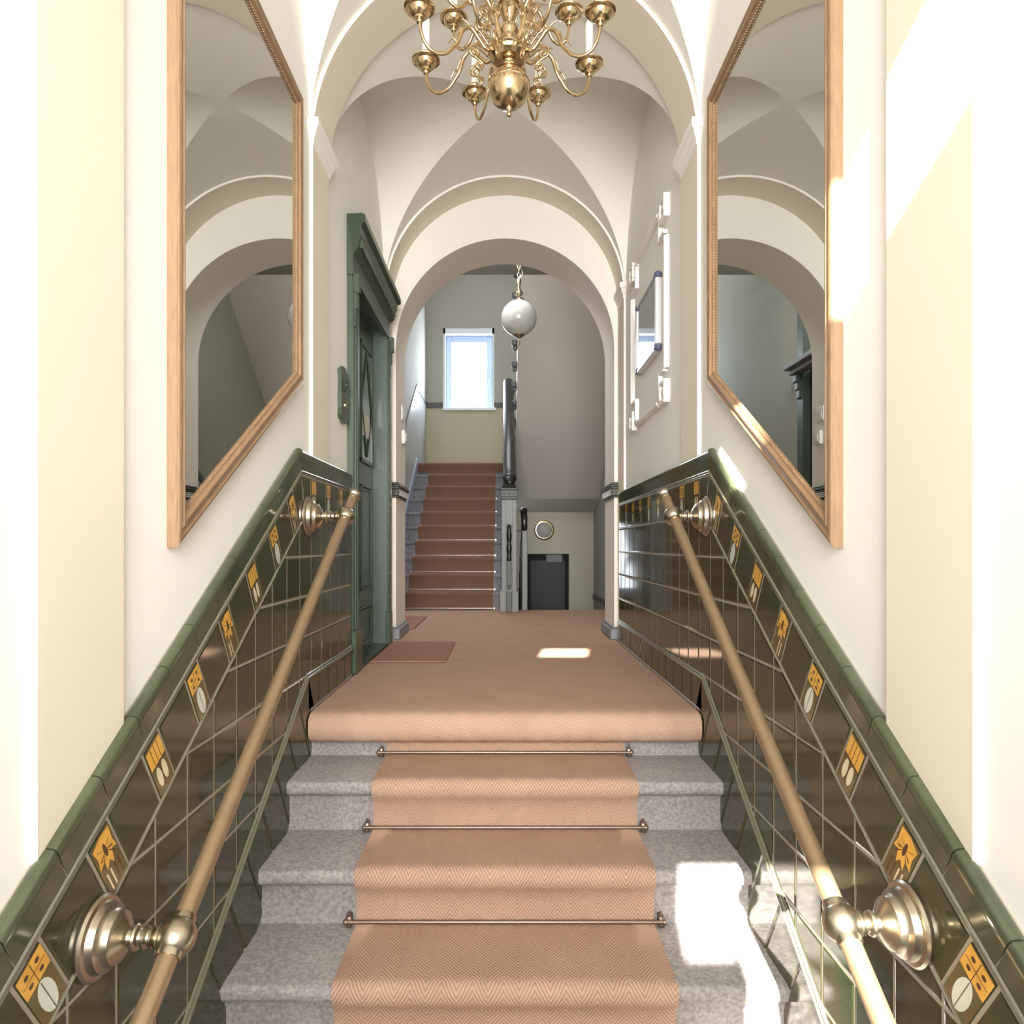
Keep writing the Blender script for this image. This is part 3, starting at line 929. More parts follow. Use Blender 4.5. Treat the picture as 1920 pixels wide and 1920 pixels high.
# ------------------------------------------------------------ handrails
def handrail(sd, X, yu, zu, yl, zl, yend, label):
    root = thing('handrail', (sd * X, yu, zu), label, 'handrail')
    sl = (zu - zl) / (yu - yl)
    Z = lambda y: zu + (y - yu) * sl
    ylow = .95
    b = MB(); N = 24
    b.tube([(sd * X, ylow + (yend - ylow) * i / N, Z(ylow + (yend - ylow) * i / N)) for i in range(N + 1)], .0195, 20)
    b.build('rail', 'rail', root, smooth=60)
    # end knob, turned, along the rail axis
    d = Vector((0, 1, sl)).normalized()
    for ye, sg in ((yend, 1), (ylow, -1)):
        b = MB()
        prof = [(0, -.006), (.021, -.006), (.0235, 0), (.0235, .006), (.020, .009), (.019, .016), (.026, .020), (.030, .027), (.030, .034), (.026, .040), (.020, .042), (.020, .045), (.010, .048), (0, .049)]
        b.lathe(prof, (0, 0, 0), 'Z', 24)
        q = (d * sg).to_track_quat('Z', 'Y').to_matrix()
        c = Vector((sd * X, ye, Z(ye)))
        b.v = [tuple(q @ Vector(v) + c) for v in b.v]
        b.build('end_knob', 'satin', root, smooth=40)
    for (yb, r0) in ((yu, 1), (yl, 1)):
        zb = Z(yb)
        b = MB()
        L = XT - X
        prof = [(0, 0), (.074, 0), (.076, .004), (.076, .010), (.072, .015), (.064, .017), (.062, .021), (.060, .030), (.053, .034), (.050, .037), (.047, .048), (.040, .053), (.037, .054),
                (.030, .060), (.021, .063), (.017, .066), (.016, .072), (.022, .075), (.024, .079), (.022, .083), (.016, .086), (.014, .090),
                (.021, .094), (.021, .098), (.015, .102), (.014, .106), (.019, .109), (.019, .112), (.012, .116), (.011, L)]
        b.lathe([(r, h) for r, h in prof], (sd * (XT - .002), yb, zb), 'X', 36, sign=-sd)
        br = b.build('bracket', 'satin', root, smooth=35)
        s = MB(); R = .037
        s.lathe([(R * math.sin(PI * i / 16), -R * math.cos(PI * i / 16)) for i in range(17)], (sd * X, yb, zb), 'Y', 24)
        s.lathe([(.0135, 0), (.0215, .001), (.0235, .004), (.0215, .008), (.0135, .009)], (sd * (X + .026), yb, zb), 'X', 20, sign=sd)
        c = Vector((sd * X, yb, zb)); q = d.to_track_quat('Z', 'Y').to_matrix()
        k = MB(); k.lathe([(.0195, -.040), (.0225, -.040), (.0235, -.036), (.0235, .036), (.0225, .040), (.0195, .040)], (0, 0, 0), 'Z', 24)
        s.add([tuple(q @ Vector(v) + c) for v in k.v], k.f)
        s.build('ball_joint', 'satin', br, smooth=50)
    return root
handrail(-1, .62, 2.697, .765, 1.3085, -.087, 2.82, 'round tan handrail with brass wall brackets on the left of the front steps')
handrail(1, .64, 2.64, .763, 1.318, -.066, 2.76, 'round tan handrail with brass wall brackets on the right of the front steps')

# ------------------------------------------------------------ mirrors
def wall_mirror(sd, label):
    y0, y1, zt = 1.64, 2.66, 2.365
    zb = lambda y: 1.276 + (y - 2.66) * .618
    root = thing('wall_mirror', (sd * XW, (y0 + y1) / 2, zb((y0 + y1) / 2)), label, 'mirror')
    out = [(y0, zb(y0)), (y1, zb(y1)), (y1, zt), (y0, zt)]
    prof = [(0, 0), (0, .022), (.005, .028), (.012, .030), (.020, .026), (.026, .025), (.030, .029), (.036, .028), (.042, .020), (.047, .018), (.050, .013), (.052, .008)]
    rings = [(scaled(out, d) if d > 0 else (out if parea(out) > 0 else out[::-1]), h) for d, h in prof]
    vs = []; n = len(rings)
    for ring, h in rings: vs += [(sd * (XW - h), p[0], p[1]) for p in ring]
    fs = [(i * 4 + k, i * 4 + (k + 1) % 4, (i + 1) * 4 + (k + 1) % 4, (i + 1) * 4 + k) for i in range(n - 1) for k in range(4)]
    b = MB(); b.add(vs, fs); 
    # pearl row inside the frame
    inn = scaled(out, .0485)
    for i in range(4):
        p, q = inn[i], inn[(i + 1) % 4]; L = math.hypot(q[0] - p[0], q[1] - p[1]); c = int(L / .011)
        for j in range(c):
            t = (j + .5) / c; r = .0032
            b.lathe([(0, -r), (r * .8, -r * .6), (r, 0), (r * .8, r * .6), (0, r)], (sd * (XW - .016), p[0] + (q[0] - p[0]) * t, p[1] + (q[1] - p[1]) * t), 'X', 6)
    b.build('frame', 'frame', root, smooth=18)
    gl = scaled(out, .046)
    g = MB(); g.prism([(sd * (XW - .012), p[0], p[1]) for p in gl], (sd * .004, 0, 0))
    g.build('mirror_glass', 'mirror', root)
    return root
wall_mirror(-1, 'tall gilt wood framed mirror with slanted lower edge on the left wall')
wall_mirror(1, 'tall gilt wood framed mirror with slanted lower edge on the right wall')

# ------------------------------------------------------------ chandelier
CX, CY = 0.012, 2.13
ch = thing('chandelier', (CX, CY, 1.965), 'brass chandelier with curved arms and white candles hanging over the front steps', 'chandelier')
def loc_build(b, name, m, parent, sm=50): return b.build(name, m, parent, smooth=sm, off=(0, 0, 0))
zc = 1.965
b = MB()
ball = [(0, -.0)]
prof = [(0, .0), (.006, .001), (.009, .006), (.007, .012), (.004, .015), (.007, .018), (.009, .024), (.012, .029)]
for i in range(15):
    a = -PI / 2 + .18 + (PI - .5) * i / 14; prof.append((.064 * math.cos(a), .090 + .064 * math.sin(a)))
prof[len(prof) - 7:len(prof) - 7] = []
loc_build(b.lathe(prof, n=40), 'ball', 'brass', ch, 60)
b = MB(); b.lathe([(.0635, .098), (.0655, .101), (.0635, .104)], n=40); loc_build(b, 'ball_ring', 'brass', ch)
b = MB()
b.lathe([(.018, .146), (.022, .150), (.026, .156), (.024, .160), (.018, .164), (.020, .168), (.046, .172), (.058, .182), (.060, .192), (.064, .196), (.064, .202), (.056, .206),
         (.050, .216), (.040, .226), (.030, .234), (.022, .240), (.022, .25), (.030, .262), (.028, .276), (.018, .286), (.014, .292), (.02, .300),
         (.026, .318), (.030, .322), (.030, .336), (.036, .34), (.036, .352), (.022, .362), (.020, .40), (.030, .42), (.022, .45), (.012, .48), (.012, .56), (.02, .57), (.006, .60)], n=40)
loc_build(b, 'column', 'brass', ch, 28)
def spline(P, n=10):
    out = []
    for i in range(len(P) - 1):
        p0, p1, p2, p3 = [Vector(P[max(0, min(len(P) - 1, i + k))]) for k in (-1, 0, 1, 2)]
        for j in range(n):
            t = j / n
            out.append(0.5 * ((2 * p1) + (-p0 + p2) * t + (2 * p0 - 5 * p1 + 4 * p2 - p3) * t * t + (-p0 + 3 * p1 - 3 * p2 + p3) * t ** 3))
    out.append(Vector(P[-1])); return out
def arm_parts(R, zr, zcup, up):
    """arm in the local x-z plane; z relative to chandelier origin"""
    a = MB()
    k = R / .285
    pts = [(.045, 0, zr), (.075 * k, 0, zr - .012), (.10 * k, 0, zr + .012), (.125 * k, 0, zr + .036 * up), (.150 * k, 0, zr + .022 * up), (.166 * k, 0, zr - .018),
           (.180 * k, 0, zcup - .062), (.205 * k, 0, zcup - .088), (.238 * k, 0, zcup - .095), (.266 * k, 0, zcup - .078), (.281 * k, 0, zcup - .045), (.285 * k, 0, zcup - .01)]
    sp = spline(pts, 8)
    a.tube(sp, [.0072 - .0027 * i / len(sp) for i in range(len(sp))], 10)
    # leafy spur
    a.tube(spline([(.150 * k, 0, zr + .02 * up), (.163 * k, 0, zr + .016), (.172 * k, 0, zr - .004), (.186 * k, 0, zr - .014)], 5), [.005 - .0003 * i for i in range(16)], 8)
    a.tube(spline([(.17 * k, 0, zr - .02), (.182 * k, 0, zr - .012), (.196 * k, 0, zr - .03)], 5), [.0045 - .0003 * i for i in range(11)], 8)
    a.tube(spline([(.125 * k, 0, zr + .036 * up), (.140 * k, 0, zr + .05 * up), (.152 * k, 0, zr + .055 * up)], 5), [.0045 - .0003 * i for i in range(11)], 8)
    def scroll(cx, cz, r0, a0, turns, dirn, tail):
        pts = [tail]
        for i in range(26):
            t = i / 25; an = a0 + dirn * turns * 2 * PI * t; r = r0 * (1 - .78 * t)
            pts.append((cx + r * math.cos(an), 0, cz + r * math.sin(an)))
        a.tube(pts, .0036, 8)
    scroll(.095 * k, zr + .052, .020, -PI / 2, 1.5, 1, (.070 * k, 0, zr + .004))
    scroll(.112 * k, zr - .032, .019, PI / 2, 1.5, -1, (.092 * k, 0, zr + .004))
    scroll(.098 * k, zr - .068, .014, PI * .6, 1.3, 1, (.115 * k, 0, zr - .045))
    cup = MB(); c0 = .285 * k
    cup.lathe([(r_, zcup + h_) for r_, h_ in [(0, -.024), (.008, -.023), (.010, -.018), (.007, -.014), (.014, -.012), (.016, -.009), (.015, -.007), (.024, -.003), (.030, .004), (.033, .011),
               (.034, .014), (.040, .015), (.045, .018), (.046, .0205), (.043, .021), (.034, .019), (.028, .010), (.013, .008), (.012, .012), (.018, .016), (.019, .024), (.016, .026),
               (.0185, .029), (.0185, .034), (.015, .037), (.0175, .041), (.0175, .045), (0, .045)]], (c0, 0, 0), 'Z', 28)
    cd = MB(); cd.lathe([(0, zcup + .043), (.0115, zcup + .043), (.0118, zcup + .13), (.0115, zcup + .150), (.009, zcup + .154), (0, zcup + .154)], (c0, 0, 0), 'Z', 16)
    bl = MB(); bl.lathe([(0, zcup + .150), (.005, zcup + .152), (.009, zcup + .166), (.009, zcup + .178), (.005, zcup + .196), (.001, zcup + .208)], (c0, 0, 0), 'Z', 12)
    return a, cup, cd, bl
def tier(n, R, zr, zcup, ph, up):
    a, cup, cd, bl = arm_parts(R, zr, zcup, up)
    first = None
    for i in range(n):
        if first is None:
            o = loc_build(a, 'arm', 'brass', ch); c = loc_build(cup, 'drip_pan', 'brass', o, 28)
            d = loc_build(cd, 'candle', 'candle', o); e = loc_build(bl, 'bulb', 'bulb', o); first = o
        else: o = copy_tree(first, ch)
        o.rotation_euler = (0, 0, math.radians(ph + 360 / n * i))
tier(8, .285, .200, .225, 24, 1.0)
tier(6, .215, .325, .375, 26, 1.0)
# chain up to the vault
b = MB()
zz = .60; i = 0
while zc + zz < SPR + XW - .02:
    pts = []
    for k in range(13):
        a = 2 * PI * k / 12; pts.append((.011 * math.cos(a) if i % 2 == 0 else 0, 0 if i % 2 == 0 else .011 * math.cos(a), zz + .016 + .018 * math.sin(a)))
    b.tube(pts, .0028, 6, cap=False); zz += .028; i += 1
loc_build(b, 'chain', 'brass', ch)
b = MB(); b.lathe([(0, SPR + XW - zc), (.06, SPR + XW - zc), (.06, SPR + XW - zc - .012), (.03, SPR + XW - zc - .03), (.012, SPR + XW - zc - .05), (0, SPR + XW - zc - .05)], n=28)
loc_build(b, 'ceiling_rose', 'brass', ch)

# ------------------------------------------------------------ green door on the left
gd = thing('entrance_door', (-XW, 4.1, 0), 'dark green panelled flat door with heavy cornice on the left wall of the landing', 'door')
XC = .765; XL = .865
b = MB()
def casing(b, y0, y1):
    b.box(-XW, -XC - .008, y0, y1, 0, 2.02)
    wdt = y1 - y0
    for (f0, f1, h) in ((.0, .16, .004), (.22, .34, .010), (.40, .60, .014), (.68, .80, .006)):
        b.box(-XC - .01, -XC + h - .004, y0 + wdt * f0, y0 + wdt * f1, .22, 2.0, b=.002)
    b.box(-XC - .02, -XC + .014, y0 - .004, y1 + .004, 0, .22, b=.004)
casing(b, 3.51, DL0); b.build('casing', 'door', gd)
b = MB(); casing(b, DL1, 4.63); b.build('casing', 'door', gd)
b = MB()
b.box(-XL - .06, -XC - .01, DL1 - .001, DL1 + .03, 0, DZ); b.box(-XL - .06, -XC - .01, DL0 - .03, DL0 + .001, 0, DZ); b.box(-XL - .06, -XC - .01, DL0, DL1, DZ - .04, DZ)
b.build('jamb', mat('door_jamb_green', srgb(84, 98, 88), .4, coat=.1), gd)
b = MB()                                          # cornice
ca, cb_ = 3.50, 4.60
pr = [(XW, 2.02), (XC - .0, 2.02), (XC - .004, 2.06), (XC + .002, 2.07), (XC - .002, 2.12), (XC - .030, 2.15), (XC - .036, 2.19), (XC - .045, 2.21), (XC - .05, 2.25), (XC - .07, 2.262), (XC - .07, 2.295), (XC - .05, 2.31), (XW, 2.325)]
vs = []
for (x, z) in pr:
    e = (XC - x) if x < XC else 0
    vs += [(-x, ca - e * .8, z), (-x, cb_ + e * .5, z)]
n = len(pr)
b.add(vs, [(2 * i, 2 * i + 1, 2 * ((i + 1) % n) + 1, 2 * ((i + 1) % n)) for i in range(n)] + [tuple(2 * i for i in range(n)), tuple(2 * i + 1 for i in range(n))])
for i in range(28):                               # dentils
    y = ca + .01 + (cb_ - ca - .02) * i / 28; b.box(-XC + .0, -XC + .044, y, y + .02, 2.155, 2.195)
for yy_ in (3.515, 4.59):                         # carved brackets under the cornice
    b.box(-XC - .01, -XC + .028, yy_, yy_ + .035, 1.93, 2.03, b=.004); b.box(-XC - .01, -XC + .018, yy_ + .004, yy_ + .03, 1.85, 1.94, b=.006); b.box(-XC - .01, -XC + .011, yy_ + .006, yy_ + .028, 1.76, 1.86, b=.006)
b.build('cornice', 'door', gd)
lf = MB()
lf.box(-XL - .04, -XL, DL0, DL1, .012, DZ - .04)
def panel(y0, y1, z0, z1):
    for (d, h) in ((0, .012), (.018, .006)):
        lf.box(-XL, -XL + h, y0 + d, y0 + d + .012, z0 + d, z1 - d, b=.002); lf.box(-XL, -XL + h, y1 - d - .012, y1 - d, z0 + d, z1 - d, b=.002)
        lf.box(-XL, -XL + h, y0 + d, y1 - d, z0 + d, z0 + d + .012, b=.002); lf.box(-XL, -XL + h, y0 + d, y1 - d, z1 - d - .012, z1 - d, b=.002)
for (y0, y1) in ((DL0 + .08, DL0 + .40), (DL1 - .40, DL1 - .08)):
    panel(y0, y1, .38, 1.02); 
panel(DL0 + .08, DL1 - .08, .05, .28)
lf.box(-XL - .05, -XC, DL0 + .001, DL1 - .001, -.02, .012)
leaf = lf.build('door_leaf', 'door', gd)
for (y0, y1) in ((DL0 + .08, DL0 + .40), (DL1 - .40, DL1 - .08)):
    g = MB(); g.box(-XL - .002, -XL + .004, y0, y1, 1.18, 1.86); g.build('pane', 'glassdark', leaf)
    f = MB()
    for (p0, p1, q0, q1) in ((y0 - .02, y0, 1.16, 1.88), (y1, y1 + .02, 1.16, 1.88), (y0 - .02, y1 + .02, 1.86, 1.885), (y0 - .02, y1 + .02, 1.155, 1.18)): f.box(-XL, -XL + .014, p0, p1, q0, q1, b=.003)
    ym = (y0 + y1) / 2
    f.tube([(-XL + .008, y0, 1.5), (-XL + .008, ym, 1.85)], .005, 6); f.tube([(-XL + .008, y1, 1.5), (-XL + .008, ym, 1.85)], .005, 6)
    f.tube([(-XL + .008, y0, 1.5), (-XL + .008, ym, 1.2)], .005, 6); f.tube([(-XL + .008, y1, 1.5), (-XL + .008, ym, 1.2)], .005, 6)
    f.build('glazing_bars', 'door', leaf)
b = MB(); b.box(-XL + .004, -XL + .006, DL1 - .37, DL1 - .14, 1.32, 1.46); b.build('notice', 'paper', leaf)
b = MB(); b.lathe([(0, 0), (.026, 0), (.026, .004), (.01, .008), (.009, .03), (.02, .036), (.024, .046), (.018, .056), (0, .058)], (-XL, DL0 + .06, 1.04), 'X', 20); b.build('door_knob', 'satin', leaf, smooth=40)

# bell plate
bp = thing('bell_plate', (-XW, 3.38, 1.38), 'dark green bell plate with scalloped ends on the wall beside the green door', 'bell plate')
b = MB()
P = []
yc_, zc_ = 3.385, 1.383; wd, ht = .078, .135
for (a, c) in [(-1, -.8), (-.75, -.9), (-.5, -.88), (-.35, -1), (.35, -1), (.5, -.88), (.75, -.9), (1, -.8), (.9, -.55), (.95, 0), (.9, .55), (1, .8), (.75, .9), (.5, .88), (.35, 1), (-.35, 1), (-.5, .88), (-.75, .9), (-1, .8), (-.9, .55), (-.95, 0), (-.9, -.55)]:
    P.append((-XW, yc_ + a * wd, zc_ + c * ht))
b.prism(P, (.018, 0, 0)); b.build('plate', 'door', bp)
b = MB(); b.lathe([(0, .016), (.034, .018), (.036, .022), (.028, .026), (.026, .022), (.012, .023), (.010, .029), (0, .030)], (-XW, yc_, zc_ + .05), 'X', 24); b.build('bell_push', 'door', bp, smooth=40)
b = MB(); b.lathe([(0, .016), (.016, .018), (.014, .025), (.006, .026), (0, .03)], (-XW, yc_, zc_ - .05), 'X', 20); b.build('knob', 'satin', bp, smooth=40)

# ------------------------------------------------------------ right wall: plaster frame and board
pf = MB()
def pr_(y0, y1, z0, z1, h=.016): pf.box(XW + .01, XW - h, y0, y1, z0, z1, b=.004)
A0, A1, B0_, B1_ = 3.38, 4.31, 1.36, 2.36
pr_(A0, A0 + .035, 1.52, 2.17); pr_(A1 - .035, A1, 1.52, 2.17)
pr_(A0 + .006, A0 + .028, 1.52, 2.17, .024); pr_(A1 - .028, A1 - .006, 1.52, 2.17, .024)
pr_(3.56, 4.14, B1_ - .035, B1_); pr_(3.56, 4.14, B0_, B0_ + .035); pr_(3.56, 4.14, B1_ - .028, B1_ - .008, .024); pr_(3.56, 4.14, B0_ + .008, B0_ + .028, .024)
for (ya, sy) in ((A0, 1), (A1, -1)):
    for (za, sz) in ((B0_, 1), (B1_, -1)):
        def q(y0, y1, z0, z1, h): pr_(min(ya + sy * y0, ya + sy * y1), max(ya + sy * y0, ya + sy * y1), min(za + sz * z0, za + sz * z1), max(za + sz * z0, za + sz * z1), h)
        q(-.01, .10, -.01, .012, .03); q(-.01, .10, .085, .105, .03); q(-.01, .012, .012, .085, .03); q(.08, .10, .012, .085, .03); q(.03, .062, .034, .064, .026)
        q(.10, .18, .02, .04, .018); q(.14, .16, .04, .17, .022); q(.035, .14, .15, .17, .022)
tag(pf.build('plaster_frame', 'white'), 'white plaster moulding frame with block corners on the right wall', 'wall moulding')
nb = thing('notice_board', (XW, 3.79, 1.65), 'glazed notice board with aluminium edges and blue corner caps inside the plaster frame', 'notice board')
y0, y1, z0, z1 = 3.526, 4.06, 1.648, 2.048
X0, X1 = XW, XW - .036
b = MB(); b.box(X0, X1 + .008, y0 + .01, y1 - .01, z0 + .01, z1 - .01); b.build('board', 'board', nb)
b = MB()
for (a, c, d, e) in ((y0, y0 + .022, z0 + .03, z1 - .03), (y1 - .022, y1, z0 + .03, z1 - .03), (y0 + .03, y1 - .03, z0, z0 + .022), (y0 + .03, y1 - .03, z1 - .022, z1)): b.box(X0, X1, a, c, d, e, b=.004)
b.build('edge_frame', 'alu', nb)
for (a, c) in ((y0, 0), (y1 - .034, 0), (y0, 1), (y1 - .034, 1)):
    zz_ = z0 if c == 0 else z1 - .034
    b = MB(); b.box(X0, X1 - .003, a - .002, a + .036, zz_ - .002, zz_ + .036, b=.010); b.build('corner_cap', 'bluecap', nb)
b = MB(); b.lathe([(0, .027), (.006, .027), (.006, .031), (0, .032)], (XW, y0 + .04, 1.84), 'X', 12, sign=-1); b.build('lock', 'steel', nb)

# ------------------------------------------------------------ doorway pilaster caps and plinths, switches
for sd, s_ in ((-1, 'left'), (1, 'right')):
    t = thing('dado_cap', (sd * .76, 4.9, .97), 'dark glazed studded cap on the %s side of the round doorway' % s_, 'dado cap')
    b = MB()
    xo = sd * .80
    def ring(h, z0, z1, b_=.003): b.box(xo, sd * (.76 - h), 4.836 - h, 5.28 + h * .3, z0, z1, b=b_)
    ring(.012, .985, 1.0); ring(.020, 1.0, 1.045); ring(.028, 1.045, 1.06); ring(.034, 1.06, 1.072); ring(.022, 1.072, 1.092, .006)
    mo = b.build('moulding', 'capdark', t)
    c = MB()
    for r in range(3):
        for k in range(13):
            y = 4.85 + k * .033 + (r % 2) * .016
            c.lathe([(0, 0), (.007, .001), (.0055, .005), (0, .007)], (sd * (.76 - .020), y, 1.008 + r * .0145), 'X', 8, sign=-sd)
        for k in range(1):
            pass
    c.build('studs', 'alu', mo, smooth=60)
    b = MB(); b.box(xo, sd * (.76 - .028), 4.836 - .028, 5.29, 0, .072, b=.004); b.box(xo, sd * (.76 - .012), 4.836 - .012, 5.285, .072, .088, b=.006)
    tag(b.build('plinth', 'plinth'), 'grey painted plinth at the foot of the %s side of the round doorway' % s_, 'plinth')
sw = thing('wall_switch', (-.76, 5.15, 1.42), 'white switch box on the left reveal of the round doorway', 'switch')
b = MB(); b.box(-.76, -.735, 5.10, 5.20, 1.40, 1.50, b=.004); b.build('housing', 'whitep', sw)
b = MB(); b.box(-.735, -.728, 5.12, 5.18, 1.42, 1.48, b=.003); b.build('rocker', 'whitep', sw)
ic = thing('door_chime', (-.76, 5.15, 1.60), 'small pale square plate above the white switch box', 'wall plate')
b = MB(); b.box(-.76, -.752, 5.08, 5.20, 1.57, 1.68, b=.003); b.build('plate', 'cream', ic)
b = MB(); b.box(-.753, -.748, 5.10, 5.18, 1.59, 1.66, b=.002); b.build('cover', 'whitep', ic)

# ------------------------------------------------------------ stair hall: upper flight
us_ = thing('staircase', (-.57, FS, 0), 'grey stone staircase rising to the half landing with the window', 'staircase')
SX0, SX1 = HXL, -.02
for k in range(1, 11):
    y, z = FS + FT * (k - 1), FR * k
    b = MB()
    bk = YB if k == 10 else y + FT + .03
    b.box(SX0 + (.0), SX1, y + .02, bk, z - FR - .01, z - .035)
    b.box(SX0, SX1 + .015, y, bk, z - .038, z, b=.008)
    b.build('step', 'stone2', us_)
b = MB()
b.prism([(SX1 + .0, FS + .05, -.02), (SX1, FS + FT * 9 + .1, FR * 9.2), (SX1, FS + FT * 9 + .1, FR * 7.6), (SX1, FS + FT * 2.6, -.02)], (.06, 0, 0))
b.build('outer_string', 'grey', us_)
b = MB()
b.prism([(HXL, FS + .1, FR * .5), (HXL, FS + FT * 9, FR * 9.5), (HXL, FS + FT * 9 + .12, FR * 10 + .09), (HXL, FS + FT * 9, FR * 10 + .09), (HXL, FS - .05, .22), (HXL, FS - .05, 0)], (.022, 0, 0))
b.build('wall_string', mat('string_pale', srgb(150, 158, 176), .3), us_)
b = MB(); b.box(-.02, HXR, FS + FT * 9 + .25, YB, LZ - .2, LZ); b.build('half_landing', 'stone2', us_)
pth = []
pth.append((FS - .012, 0.001))
for k in range(1, 11):
    y, z = FS + FT * (k - 1), FR * k
    pth += [(y + .012, z - FR + .010), (y + .012, z - .05), (y - .002, z - .03), (y - .003, z - .008), (y + .008, z + .001)]
    if k < 10: pth += [(y + FT - .004, z + .001)]
pth.append((YB - .05, LZ + .002))
rn2 = strip(pth, -1.015, -.125, .008, 16)
tag(rn2.build('stair_runner', 'uprunner', smooth=50), 'dark brown carpet runner on the far staircase to the half landing', 'stair carpet')
rn3 = strip([(FS + FT * 9 + .012, LZ - .12), (FS + FT * 9 + .010, LZ - .05), (FS + FT * 9 - .006, LZ - .03), (FS + FT * 9 - .006, LZ - .002), (FS + FT * 9 + .01, LZ + .008), (YB - .02, LZ + .008)], -1.19, -.03, .008, 16)
tag(rn3.build('landing_carpet', 'uprunner', smooth=50), 'dark brown carpet lip across the half landing under the window', 'carpet')
for k in range(1, 11):
    y, z = FS + FT * (k - 1) + .002, FR * (k - 1) + .014
    b = MB(); b.tube([(-1.035, y, z), (-.105, y, z)], .0045, 8)
    for x in (-1.03, -.11): b.box(x - .006, x + .006, y - .004, y + .02, z - .012, z + .010)
    nm = ['lowest', 'second', 'third', 'fourth', 'fifth', 'sixth', 'seventh', 'eighth', 'ninth', 'topmost'][k - 1]
    tag(b.build('stair_rod', 'rod2', smooth=50), 'thin metal stair rod, %s%s on the far staircase' % (nm, '' if k in (1, 10) else ' from the bottom'), 'stair rod', 'rods on the far staircase')

# newel post and black balustrade of the upper flight
NX, NY = .040, 6.86
nw = thing('newel_post', (NX, NY, 0), 'grey newel post with arched niche at the foot of the far staircase', 'newel post')
b = MB(); hw = .073
b.box(NX - hw, NX - .030, NY - hw, NY + hw, 0.1, 1.10, b=.004); b.box(NX + .030, NX + hw, NY - hw, NY + hw, 0.1, 1.10, b=.004)
b.box(NX - .031, NX + .031, NY - hw + .03, NY + hw, 0.1, 1.10)
b.box(NX - .031, NX + .031, NY - hw + .002, NY + hw, 0.86, 1.10)
b.build('shaft', 'grey', nw)
b = MB()
for sx in (-1, 1): b.box(NX + sx * .028, NX + sx * .092, NY - .092, NY + .092, 0, .205, b=.006)
b.box(NX - .03, NX + .03, NY - .06, NY + .09, 0, .205)
b.build('base', 'grey', nw)
b = MB()
b.lathe([(0, .50), (.022, .50), (.026, .52), (.020, .56), (.026, .60), (.027, .64), (.018, .67), (.024, .71), (.026, .76), (.020, .80), (.022, .83), (.012, .855), (0, .86)], (NX, NY - .045, 0), 'Z', 16)
b.build('niche_ornament', 'black', nw, smooth=40)
b = MB(); b.box(NX - .022, NX + .022, NY - .070, NY - .03, .26, .50, b=.006); b.lathe([(0, 0), (.014, 0), (.020, .03), (.012, .06), (0, .062)], (NX, NY - .055, .22), 'Z', 12)
b.box(NX - .026, NX + .026, NY - .075, NY - .03, .0, .2, b=.004)
b.build('niche_panel', 'grey2', nw)
b = MB(); b.box(NX - .082, NX + .082, NY - .082, NY + .082, 1.10, 1.13, b=.008); b.box(NX - .078, NX + .078, NY - .078, NY + .078, 1.13, 1.195, b=.004); b.box(NX - .086, NX + .086, NY - .086, NY + .086, 1.195, 1.215, b=.006)
for i in (-1, 0, 1):
    b.lathe([(0, 0), (.013, .001), (.010, .006), (0, .008)], (NX + i * .045, NY - .078, 1.162), 'Y', 10, sign=-1)
b.build('cap', 'grey2', nw)
b = MB(); b.box(NX - .07, NX + .07, NY - .07, NY + .07, 1.215, 1.24, b=.008); b.prism([(NX - .06, NY - .06, 1.24), (NX + .06, NY - .06, 1.24), (NX + .06, NY + .06, 1.24), (NX - .06, NY + .06, 1.24)], (0, .0, .03))
b.build('top_block', 'doordark', nw)

bal = thing('balustrade', (.03, FS, 1.2), 'glossy black balustrade climbing the far staircase from the grey newel', 'balustrade')
RS = FR / FT
ry0, rz0, ry1 = NY - .03, 1.33, 9.45; rz1 = rz0 + (ry1 - ry0) * RS * .86
b = MB()
hp = [(-.045, 0), (-.048, .02), (-.036, .045), (-.015, .055), (.015, .055), (.036, .045), (.048, .02), (.045, 0), (.03, -.02), (-.03, -.02)]
path = [(NY - .05, 1.285), (NY + .02, 1.30), (ry0 + .2, rz0 + .10), (8.2, rz0 + .10 + (8.2 - ry0 - .2) * (rz1 - rz0 - .1) / (ry1 - ry0 - .2)), (ry1, rz1)]
vs = []
path = [(NY - .085, 1.262), (NY - .075, 1.272)] + path
for i_, (y, z) in enumerate(path):
    q_ = (.15, .7, 1, 1, 1, 1, 1)[i_]
    vs += [(.045 + a * 1.4 * q_, y, z + c * 1.3 * q_) for a, c in hp]
n = len(hp)
b.add(vs, [(i * n + k, i * n + (k + 1) % n, (i + 1) * n + (k + 1) % n, (i + 1) * n + k) for i in range(len(path) - 1) for k in range(n)] + [tuple(range(n)), tuple((len(path) - 1) * n + k for k in range(n))])
b.build('hand_rail', 'black', bal, smooth=60)
b0 = MB(); b0.lathe([(.034, 0), (.034, .10), (.020, .12), (.030, .18), (.044, .26), (.030, .36), (.018, .42), (.034, .45), (.022, .50), (.034, .60), (.034, .84)], n=12)
first = None
for k in range(2, 11):
    y = FS + FT * (k - 1) + .10; z = FR * k
    if first is None:
        o = b0.build('baluster', 'black', bal, smooth=50, off=(0, 0, 0)); first = o
    else:
        o = first.copy(); COL.objects.link(o); o.parent = bal
    o.location = Vector((.060, y, z)) - wloc(bal)
b = MB(); b.box(0, .11, 9.42, 9.53, 1.5, 2.70, b=.006); b.box(-.015, .125, 9.405, 9.545, 2.70, 2.76, b=.01)
b.build('top_newel', 'black', bal)

